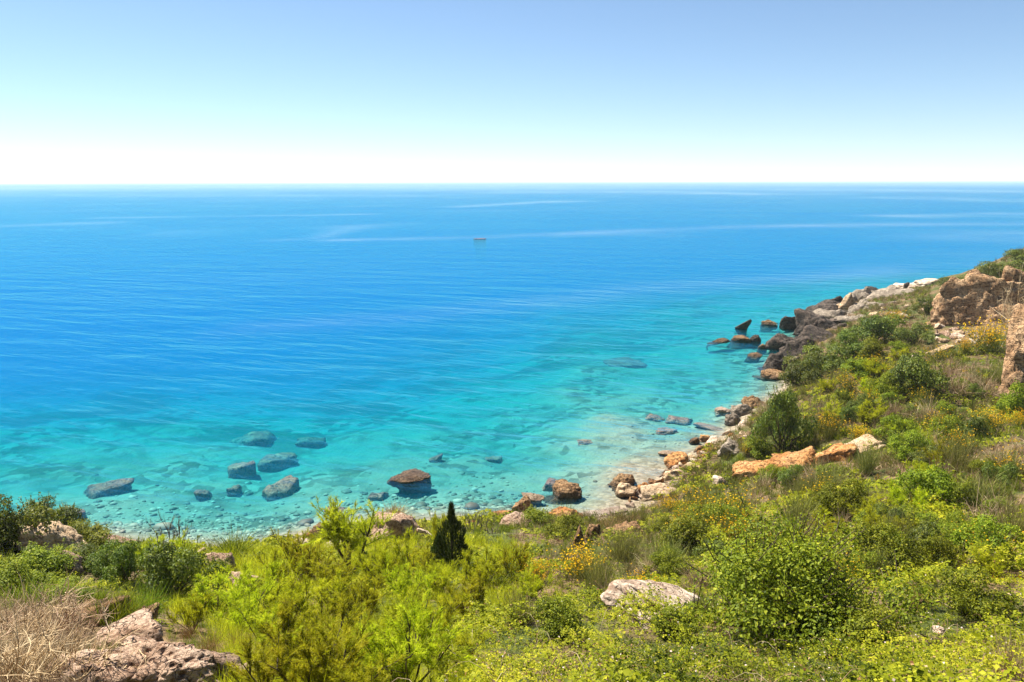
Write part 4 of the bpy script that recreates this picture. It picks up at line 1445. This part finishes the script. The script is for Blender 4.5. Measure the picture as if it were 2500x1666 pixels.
BRM = 'yellow flowering broom shrubs'
R_LIST = [
    ('broom', 1335, 1330, 130, 82, 'brightest yellow broom beside the porous brown rocks'),
    ('broom', 1235, 1340, 80, 54, 'small yellow broom next to the brightest one'),
    ('broom', 1475, 1385, 96, 66, 'yellow broom just above the white slab'),
    ('broom', 2275, 815, 110, 72, 'arching yellow broom under the overhanging rock face'),
    ('broom', 2215, 815, 50, 36, 'little yellow broom by the rubble stones'),
    ('broom_sparse', 1605, 1195, 120, 80, 'broom with scattered yellow flowers at the top of the cove slope'),
    ('broom_sparse', 1690, 1200, 120, 80, 'broom with scattered flowers under the orange ledge tip'),
    ('broom', 1540, 1175, 60, 34, 'low yellow broom behind the broad tan slab'),
    ('broom_sparse', 1670, 1260, 120, 90, 'grey-green broom with orange-yellow heads in mid slope'),
    ('broom_sparse', 1600, 1262, 90, 70, 'broom with a cluster of orange-yellow flowers'),
    ('broom', 1975, 1015, 60, 36, 'yellow broom behind the orange ledge'),
    ('broom', 1715, 1050, 34, 34, 'tiny yellow broom at the foot of the tall dark bush'),
    ('broom_sparse', 1945, 905, 70, 50, 'broom tinged yellow on the seaward hillside'),
    ('broom_sparse', 2010, 860, 70, 46, 'yellow-tipped broom above the very dark smooth bush'),
    ('broom_sparse', 1985, 945, 80, 54, 'grey-green broom below the row of green bushes'),
    ('broom', 2055, 745, 50, 30, 'yellow-tinged broom beside the headland stones'),
    ('broom', 2270, 990, 70, 46, 'yellow broom below the dry shrubs near the pillar'),
    ('broom', 2340, 990, 60, 44, 'yellow broom at the frame edge under the pillar'),
    ('broom_sparse', 1880, 1000, 70, 50, 'olive broom uphill of the tall dark bush'),
    ('broom_sparse', 2150, 1000, 80, 56, 'olive broom in the middle of the dry hillside'),
]
for k, a, b, w, h, lab in R_LIST:
    plant(k, 'broom_shrub', 'broom', a, b, w, h, lab, BRM)

RSH = 'grey-green rush tussocks'
for a, b, w, h, lab in [
    (1990, 1095, 60, 86, 'tall grey-green tussock at the inner end of the orange ledge'),
    (1620, 1430, 80, 80, 'grey-green tussock at the corner of the white slab'),
    (1375, 1360, 110, 90, 'dry grey-green tussock below the brightest yellow broom'),
    (1190, 1440, 110, 90, 'grey-green tussock with silvery leaves beside the tamarisks'),
    (2060, 1270, 110, 90, 'round grey-green tussock on the open slope'),
    (2010, 1330, 70, 70, 'upright tussock above the biggest leafy bush'),
    (1760, 1260, 90, 80, 'dark tussock below the orange ledge'),
    (1830, 1210, 100, 80, 'grey tussock in the middle of the upper slope'),
    (2240, 1180, 120, 90, 'tussock with dry stalks on the open slope'),
    (2320, 1260, 110, 100, 'grey-green tussock near the frame edge'),
    (1900, 1130, 90, 60, 'olive tussock above the orange ledge'),
    (2090, 1060, 100, 70, 'olive tussock on the dry upper slope'),
    (2200, 1080, 100, 70, 'grey tussock between dry grass clumps'),
    (1840, 1150, 70, 60, 'tussock hanging below the orange ledge face'),
    (1530, 1310, 110, 80, 'brownish tussock behind the yellow broom by the slab'),
    (1430, 1290, 110, 70, 'grey-green tussock below the grassy mound'),
    (2300, 880, 60, 50, 'grey tussock beside the rock pillar'),
]:
    plant('rush', 'rush_tussock', 'tussock', a, b, w, h, lab, RSH)

DRY = 'dry straw tufts'
for a, b, w, h, lab in [
    (1605, 1345, 110, 66, 'heap of dry straw above the white slab'),
    (1570, 1375, 100, 50, 'dry straw spilling beside the white slab'),
    (1495, 1315, 110, 60, 'dark straw clump in the hollow of the mound'),
    (2300, 1200, 150, 80, 'big straw clump on the open slope'),
    (2280, 1300, 110, 70, 'straw clump under arching bramble canes'),
    (1870, 1110, 90, 56, 'straw clump hanging from the orange ledge'),
    (1930, 1110, 80, 50, 'straw clump by the tall grey-green tussock'),
    (1745, 1000, 50, 50, 'straw tuft on the bank between dark bushes'),
    (1755, 955, 70, 50, 'straw tuft crowning the bank rocks'),
    (1820, 880, 40, 50, 'straw tuft at the end of the seaward bushes'),
    (2190, 905, 100, 56, 'straw clump beside the very dark smooth bush'),
    (2260, 910, 90, 50, 'straw clump left of the rock pillar'),
    (2130, 960, 90, 50, 'straw clump below the very dark smooth bush'),
    (1990, 985, 60, 40, 'round nest of dry stalks behind the orange ledge'),
    (1905, 965, 80, 50, 'straw tuft on the upper bank'),
    (2050, 960, 80, 50, 'straw tuft in the middle of the hillside'),
    (2300, 1080, 120, 70, 'pale dry grass near the frame edge'),
    (2160, 1110, 100, 60, 'pale dry grass on the open slope'),
    (1400, 1380, 100, 66, 'dry grass tuft below the grey-green tussock'),
    (2320, 1560, 120, 110, 'brown dry clump in the lower corner'),
    (1870, 1570, 60, 60, 'pale dry stalks at the lower frame edge'),
    (2040, 770, 60, 36, 'brown dry tuft above the row of green bushes'),
    (1725, 1045, 60, 40, 'straw under the tall dark bush'),
]:
    plant('dry', 'dry_grass_tuft', 'grass', a, b, w, h, lab, DRY)
for a, b, w, h, lab in [
    (1400, 1218, 110, 34, 'rusty cushion on top of the grassy mound'),
    (1450, 1205, 90, 26, 'rusty cushion running down the mound towards the sand'),
    (1355, 1232, 70, 30, 'green-brown cushion over the porous rock'),
    (255, 1395, 66, 30, 'little rusty cushion above the near outcrop'),
    (480, 1500, 100, 50, 'rusty cushion beside the pitted slab'),
    (430, 1470, 70, 40, 'purplish brown cushion growing on the pitted slab'),
    (545, 1490, 90, 44, 'rusty cushion between pitted slab and tamarisks'),
    (2110, 1400, 80, 54, 'orange-brown cushion among the near brambles'),
]:
    plant('rust', 'rusty_cushion', 'shrub', a, b, w, h, lab, 'rusty low cushions')
for a, b, w, h, lab in [
    (60, 1400, 150, 60, 'fresh green grass clump above the dead twigs'),
    (265, 1440, 150, 84, 'deep green grass clump behind the near outcrop'),
    (330, 1425, 120, 80, 'deep green grass clump below the round dark bushes'),
    (210, 1400, 120, 50, 'green grass clump at the foot of the crumbling rock face'),
    (230, 1540, 100, 60, 'grass tuft wedged between the outcrop blocks'),
    (280, 1430, 60, 34, 'olive grass on top of the dark weathered block'),
]:
    plant('grass', 'grass_clump', 'grass', a, b, w, h, lab, 'green grass clumps by the near outcrop')
DEAD = 'tangles of bleached dead twigs'
for a, b, w, h, lab in [
    (60, 1500, 230, 120, 'upper tangle of bleached twigs in the near corner'),
    (150, 1480, 200, 100, 'tangle of bleached twigs touching the near outcrop'),
    (40, 1590, 300, 150, 'densest tangle of bleached twigs in the lower corner'),
    (170, 1580, 240, 130, 'tangle of bleached twigs at the lower frame edge'),
    (-60, 1520, 240, 130, 'tangle of bleached twigs cut by the frame edge'),
    (100, 1450, 170, 80, 'thin topmost tangle of bleached twigs'),
]:
    plant('twigs', 'dead_shrub', 'shrub', a, b, w, h, lab, DEAD)
for a, b, w, h, lab in [
    (2335, 770, 120, 110, 'bleached branches leaning over the rock pillar'),
    (750, 1430, 90, 50, 'grey dead twigs between the tamarisks'),
    (2290, 1240, 120, 60, 'bare grey canes arching over the straw clump'),
]:
    plant('twigs', 'dead_shrub', 'shrub', a, b, w, h, lab)


def branch(px, py, tip, thick, label, mat='deadwood', seed=1, side=3):
    """A single dead branch from the ground to a surveyed tip height."""
    r = np.random.default_rng(seed)
    p = hit(px, py)
    d = ray(*tip)
    t = (p[1]) / d[1]
    q = np.array([0, 0, CAM_H]) + d * t
    k = 9
    pts = np.linspace(p - np.array([0, 0, .1]), q, k)
    pts[1:-1] += r.normal(0, .025 * np.linalg.norm(q - p), (k - 2, 3)) * np.linspace(.6, 1, k - 2)[:, None]
    paths, rads = [pts], [np.linspace(thick, thick * .3, k)]
    for _ in range(side):
        i = r.integers(3, k - 2)
        e = pts[i] + (unit(pts[i + 1] - pts[i - 1]) + r.normal(0, .6, 3)) * np.linalg.norm(q - p) * r.uniform(.15, .32)
        paths.append(np.linspace(pts[i], e, k) + r.normal(0, .008, (k, 3)))
        rads.append(np.linspace(thick * .55, thick * .15, k))
    V, T, A = tubes(paths, rads, 6, r.uniform(.4, 1, len(paths)))
    o = add_obj('dead_branch', mesh_np('dead_branch', V, T, {'tint': A}, True), M[mat])
    tag(o, label, 'branch')


branch(135, 1435, (158, 1335), .022, 'pale dead branch sticking up from the bleached twigs', seed=3)
branch(145, 1430, (175, 1400), .016, 'short forked dead branch beside the upright pale one', seed=5)
branch(200, 1530, (270, 1500), .014, 'dark dead branch arching over the pitted outcrop', 'bark', seed=8)
branch(2300, 800, (2352, 690), .05, 'long bleached branch crossing the rock pillar', seed=9)
branch(2125, 870, (2103, 845), .03, 'thin bleached stick above the very dark smooth bush', seed=12)
branch(1560, 1300, (1580, 1290), .01, 'thin dry stalk above the straw heap', seed=14)

# shrubs of the hillside that nothing tells apart
r5 = np.random.default_rng(55)
MIX = [('brightbush', 'scrub_bush', 'bush', 'fresh green scrub bush'), ('bush', 'scrub_bush', 'bush', 'small dark scrub bush'),
       ('broom_sparse', 'broom_shrub', 'broom', 'sparsely flowering broom'), ('tamarisk', 'scrub_shrub', 'shrub', 'feathery green shrub'),
       ('dry', 'dry_grass_tuft', 'grass', 'straw tuft'), ('twigs', 'dead_shrub', 'shrub', 'brown dead shrub')]
done = []
tries = 0
while len(done) < 120 and tries < 900:
    tries += 1
    px_, py_ = r5.uniform(1480, 2340), r5.uniform(770, 1330)
    edge = np.interp(px_, [1480, 1560, 1700, 1760, 1830, 1900, 2050, 2200, 2340], [1210, 1190, 1130, 1040, 920, 890, 800, 830, 960])
    if py_ < edge or (1690 < px_ < 2050 and 1015 < py_ < 1105):
        continue
    sc_ = np.interp(py_, [770, 1000, 1330], [.55, .8, 1.15])
    if any(abs(px_ - a) < 26 * sc_ and abs(py_ - b) < 14 * sc_ for a, b in done):
        continue
    done.append((px_, py_))
    k_, nm_, ct_, lb_ = MIX[r5.choice(6, p=[.40, .10, .14, .20, .10, .06])]
    w_ = r5.uniform(50, 105) * sc_
    plant(k_, nm_, ct_, px_, py_, w_, w_ * r5.uniform(.5, .8), where(lb_, px_, py_, L_HILL), 'mixed scrub of the hillside: ' + lb_)
# ------------------------------------------------------------------ ground cover: what nobody could count
def project(P):
    q = (P - np.array([0, 0, CAM_H])) @ ROTN
    z = np.maximum(-q[:, 2], .1)
    return (q[:, 0] / z * F + 1250) / S, (-q[:, 1] / z * F + 833) / S


def land_points(n, seed, r0=4.5, r1=125, power=1.0, a0=-41, a1=41):
    """Points on the land in front of the viewer's stand, thinning with distance."""
    r = np.random.default_rng(seed)
    u = r.random(n)
    e = 2 - power
    rad = (r0 ** e + u * (r1 ** e - r0 ** e)) ** (1 / e) if abs(e) > 1e-6 else r0 * (r1 / r0) ** u
    a = np.radians(r.uniform(a0, a1, n))
    P = np.column_stack([rad * np.sin(a), rad * np.cos(a)])
    s = signed_shore(P)
    z = ground_z(P)
    ok = (s > .7) & (z > .22)
    P3 = np.column_stack([P, z])[ok]
    px, py = project(P3)
    return P3, px, py, rad[ok], r


def poly_mask(px, py, poly):
    ins = np.zeros(len(px), bool)
    for (x1, y1), (x2, y2) in zip(poly, poly[1:] + poly[:1]):
        if y1 != y2:
            ins ^= ((y1 > py) != (y2 > py)) & (px < (x2 - x1) * (py - y1) / (y2 - y1) + x1)
    return ins


# where each kind of growth stands (areas surveyed on the slope)
Z_BRAMBLE = [(1010, 1800), (1010, 1500), (1100, 1390), (1230, 1420), (1330, 1400), (1440, 1330), (1620, 1270), (1700, 1190), (1800, 1170), (1990, 1180), (2150, 1120),
             (2420, 1250), (3300, 1200), (3300, 3000), (1010, 3000)]
Z_ROCKY = [(190, 1400), (300, 1420), (380, 1480), (420, 1568), (430, 3000), (190, 3000), (190, 1450)]
Z_TWIGS = [(-900, 1390), (120, 1390), (200, 1450), (230, 3000), (-900, 3000)]
Z_TAM = [(420, 1290), (1000, 1230), (1180, 1250), (1240, 1330), (1100, 1500), (1040, 3000), (620, 3000), (500, 1500), (380, 1420)]
Z_CLIFF = [(2140, 660), (2353, 640), (2500, 640), (2500, 800), (2280, 800), (2150, 800)]

# brambles: three-leaflet sprigs on low mounds
P, px, py, rad, r = land_points(300000, 501, 4.5, 70, 1.35)
inb = poly_mask(px, py, Z_BRAMBLE)
p3 = P * np.array([1, 1, 0])
patch = fbm(p3 * .55, 3, 21)
hollow = fbm(p3 * 1.1, 2, 23)
keep = (inb & (patch > -.5) & (hollow > -.42)) | (~inb & (patch > .02) & (rad > 14) & ~poly_mask(px, py, Z_ROCKY) & ~poly_mask(px, py, Z_TWIGS) & (r.random(len(P)) < .55))
P, p3, rad, patch, inb = P[keep], p3[keep], rad[keep], patch[keep], inb[keep]
mound = np.clip(.30 + 1.1 * fbm(p3 * .8, 3, 33) + .4 * fbm(p3 * 2.6, 2, 35), .04, 1.3)
u = r.random(len(P)) ** .45
lift = mound * u * np.where(inb, .85, .5)
C = P + np.column_stack([r.normal(0, .03, (len(P), 2)), lift])
nn = unit(r.normal(0, .45, (len(P), 3)) + np.array([0, 0, 1.0]))
lod = np.clip(rad / 16, .8, 2.6)
tone = np.clip(.42 + .5 * fbm(p3 * .5, 3, 41) + r.normal(0, .22, len(P)), 0, 1)
parts = []
ang0 = r.uniform(0, 6.28, len(P))
kindn = np.clip(fbm(p3 * .33, 2, 47) * 2.2, -1, 1)       # finer and coarser leaved patches
e1 = perp(nn, r)
e2 = np.cross(nn, e1)
for k in range(3):
    a = ang0 + k * 2.094
    dirn = e1 * np.cos(a)[:, None] + e2 * np.sin(a)[:, None]
    sz = np.exp(r.normal(-3.05, .28, len(P))) * lod * (1 + .35 * kindn)
    base = C + dirn * (sz * .12)[:, None]
    tip = C + dirn * (sz * 1.15)[:, None] - nn * (sz * .25)[:, None]
    mid = (base + tip) / 2 + nn * (sz * .10)[:, None]
    sd = np.cross(nn, dirn)
    V = np.stack([base, mid + sd * (sz * .42)[:, None], tip, mid - sd * (sz * .42)[:, None]], 1).reshape(-1, 3)
    i = np.arange(len(P)) * 4
    T = np.vstack([np.column_stack([i, i + 1, i + 2]), np.column_stack([i, i + 2, i + 3])])
    parts.append((V, T, np.repeat(np.clip(tone + r.normal(0, .07, len(P)), 0, 1), 4)))
o = add_obj('bramble_cover', plant_mesh('bramble_cover', parts, M['bramble']))
tag(o, 'bright green bramble leaves covering the near slope', 'brambles', kind='stuff')

# arching canes and withered sprigs in the brambles
q = r.choice(np.where(inb & (rad < 40))[0], 520, replace=False)
Lc = r.uniform(.25, .7, 520)
az = r.uniform(0, 6.28, 520)
tt = np.linspace(0, 1, 6)
base = C[q] * np.array([1, 1, 0]) + np.column_stack([np.zeros((520, 2)), P[q][:, 2]])
paths = base[:, None, :] + np.stack([np.cos(az)[:, None] * Lc[:, None] * tt, np.sin(az)[:, None] * Lc[:, None] * tt, (.12 + .6 * Lc)[:, None] * np.sin(tt * 2.5) * .8], -1)
M['cane'] = mat_leaf('bramble_canes', (.13, .06, .03), (.30, .19, .10), (.52, .42, .27), 0, .2, 0)
tag(add_obj('bramble_canes', plant_mesh('bramble_canes', [tubes(paths, np.tile(np.linspace(.005, .002, 6), (520, 1)), 3, r.random(520))], M['cane'])), 'thin arching bramble canes standing out of the leaves', 'canes', kind='stuff')
q = r.choice(np.where(inb)[0], 5200, replace=True)
Cw = C[q] + r.normal(0, .05, (5200, 3))
wl = leaves(Cw, unit(r.normal(0, .6, (5200, 3)) + np.array([0, 0, 1])), np.clip(rad[q] / 16, .8, 2.4) * r.uniform(.03, .06, 5200), np.clip(rad[q] / 16, .8, 2.4) * r.uniform(.02, .045, 5200), r.random(5200), r)
M['withered'] = mat_leaf('withered_leaves', (.14, .06, .025), (.33, .17, .07), (.52, .36, .20), .3, .1, 0)
tag(add_obj('withered_leaves', plant_mesh('withered_leaves', [wl], M['withered'])), 'withered reddish brown leaves among the brambles', 'leaves', kind='stuff')

# white specks of bramble blossom
q = r.choice(np.where(inb)[0], 900, replace=False)
Fc = C[q] + np.array([0, 0, .03])
fl = leaves(Fc, unit(r.normal(0, .4, (len(q), 3)) + np.array([0, -.3, 1])), r.uniform(.022, .04, len(q)), r.uniform(.02, .035, len(q)), r.random(len(q)), r)
M['blossom'] = mat_leaf('pale_pink_blossom', (.60, .45, .42), (.75, .62, .58), (.85, .80, .76), .3, .1, 0)
tag(add_obj('bramble_blossom', plant_mesh('bramble_blossom', [fl], M['blossom'])), 'tiny pale pink bramble blossoms sprinkled over the leaves', 'blossoms', kind='stuff')


def tufts(name, mat, n, seed, mask, nb, length, width, tilt, bend, label, cat, lo=4.5, hi=120, power=1.2, thr=None, nseed=51, freq=.4):
    P, px, py, rad, r = land_points(n, seed, lo, hi, power)
    keep = mask(px, py, rad, r)
    if thr is not None:
        keep &= fbm(P * np.array([freq, freq, 0]), 3, nseed) > thr
    P, rad = P[keep], rad[keep]
    m = len(P)
    lod = np.clip(rad / 22, .55, 2.2)
    d = rand_dirs(m * nb, r, 2, tilt)
    root = np.repeat(P, nb, 0) + np.column_stack([r.normal(0, .07, (m * nb, 2)), np.full(m * nb, -.03)])
    size = np.repeat(r.uniform(.6, 1.3, m) * np.clip(lod, .8, 1.5), nb)
    tone = np.clip(np.repeat(r.uniform(.2, .8, m), nb) + r.normal(0, .2, m * nb), 0, 1)
    V = blades(root, d, r.uniform(.5, 1, m * nb) * length * size, width * np.repeat(lod, nb) * r.uniform(.7, 1.3, m * nb), r.uniform(*bend, m * nb), tone, r, 2)
    o = add_obj(name, plant_mesh(name, [V], M[mat]))
    tag(o, label, cat, kind='stuff')


not_rock = lambda px, py: ~poly_mask(px, py, Z_ROCKY) & ~poly_mask(px, py, Z_CLIFF)
tufts('dry_grass', 'dry', 12000, 601, lambda px, py, rad, r: (px > 1180) & not_rock(px, py) & (~poly_mask(px, py, Z_BRAMBLE) | (r.random(len(px)) < .25)), 30, .5, .006, 75, (.05, .7),
      'pale dry grass between the shrubs of the hillside', 'grass', 8, 125, 1.0, -.3, 51)
tufts('green_grass', 'grass', 12500, 602, lambda px, py, rad, r: not_rock(px, py) & ~poly_mask(px, py, Z_TWIGS) & (~poly_mask(px, py, Z_BRAMBLE) | (r.random(len(px)) < .2)), 30, .42, .006, 55, (.02, .4),
      'short green grass between the shrubs of the slope', 'grass', 6, 125, 1.1, -.25, 57)
tufts('olive_scrub', 'rush', 11000, 603, lambda px, py, rad, r: (px > 1250) & not_rock(px, py) & (~poly_mask(px, py, Z_BRAMBLE) | (r.random(len(px)) < .28)), 30, .6, .006, 45, (-.02, .25),
      'olive green wiry undergrowth on the hillside', 'undergrowth', 9, 125, 1.0, -.15, 63)
tufts('tamarisk_seedlings', 'tamarisk', 8000, 604, lambda px, py, rad, r: poly_mask(px, py, Z_TAM) & not_rock(px, py), 44, .55, .006, 60, (-.05, .3),
      'low feathery green undergrowth between the tamarisks', 'undergrowth', 5, 45, 1.2)
tufts('dead_stalks', 'dry', 5000, 605, lambda px, py, rad, r: poly_mask(px, py, Z_TWIGS), 34, .75, .004, 85, (.0, .5),
      'fallen dry stalks under the bleached twigs', 'dry stalks', 4.5, 16, 1.2)
tufts('yellow_flowers', 'flower', 2200, 606, lambda px, py, rad, r: (px > 1500) & (rad > 18) & not_rock(px, py), 12, .12, .018, 90, (-.9, -.2),
      'scattered yellow broom blossom on the hillside', 'flowers', 18, 95, 1.0, .12, 71)


# ------------------------------------------------------------------ sea haze: the air that pales the far water
def haze_box():
    m, nt, out = new_mat('sea_haze')
    N = NT(nt)
    v = N.n('ShaderNodeVolumePrincipled')
    v.inputs['Color'].default_value = (0.93, 0.96, 1.0, 1)
    v.inputs['Density'].default_value = 0.00016
    v.inputs['Anisotropy'].default_value = 0.0
    N.link(v.outputs[0], out.inputs['Volume'])
    m.cycles.homogeneous_volume = True
    x0, x1, y0, y1, z0, z1 = -110000, 110000, -9000, 110000, -20.0, 31.0
    V = np.array([[x, y, z] for z in (z0, z1) for y in (y0, y1) for x in (x0, x1)], float)
    T = np.array([[0, 2, 3, 1], [4, 5, 7, 6], [0, 1, 5, 4], [2, 6, 7, 3], [0, 4, 6, 2], [1, 3, 7, 5]])
    o = add_obj('haze', mesh_np('haze', V, T), m)
    tag(o, 'pale sea haze over the far water', 'haze', kind='stuff')


haze_box()
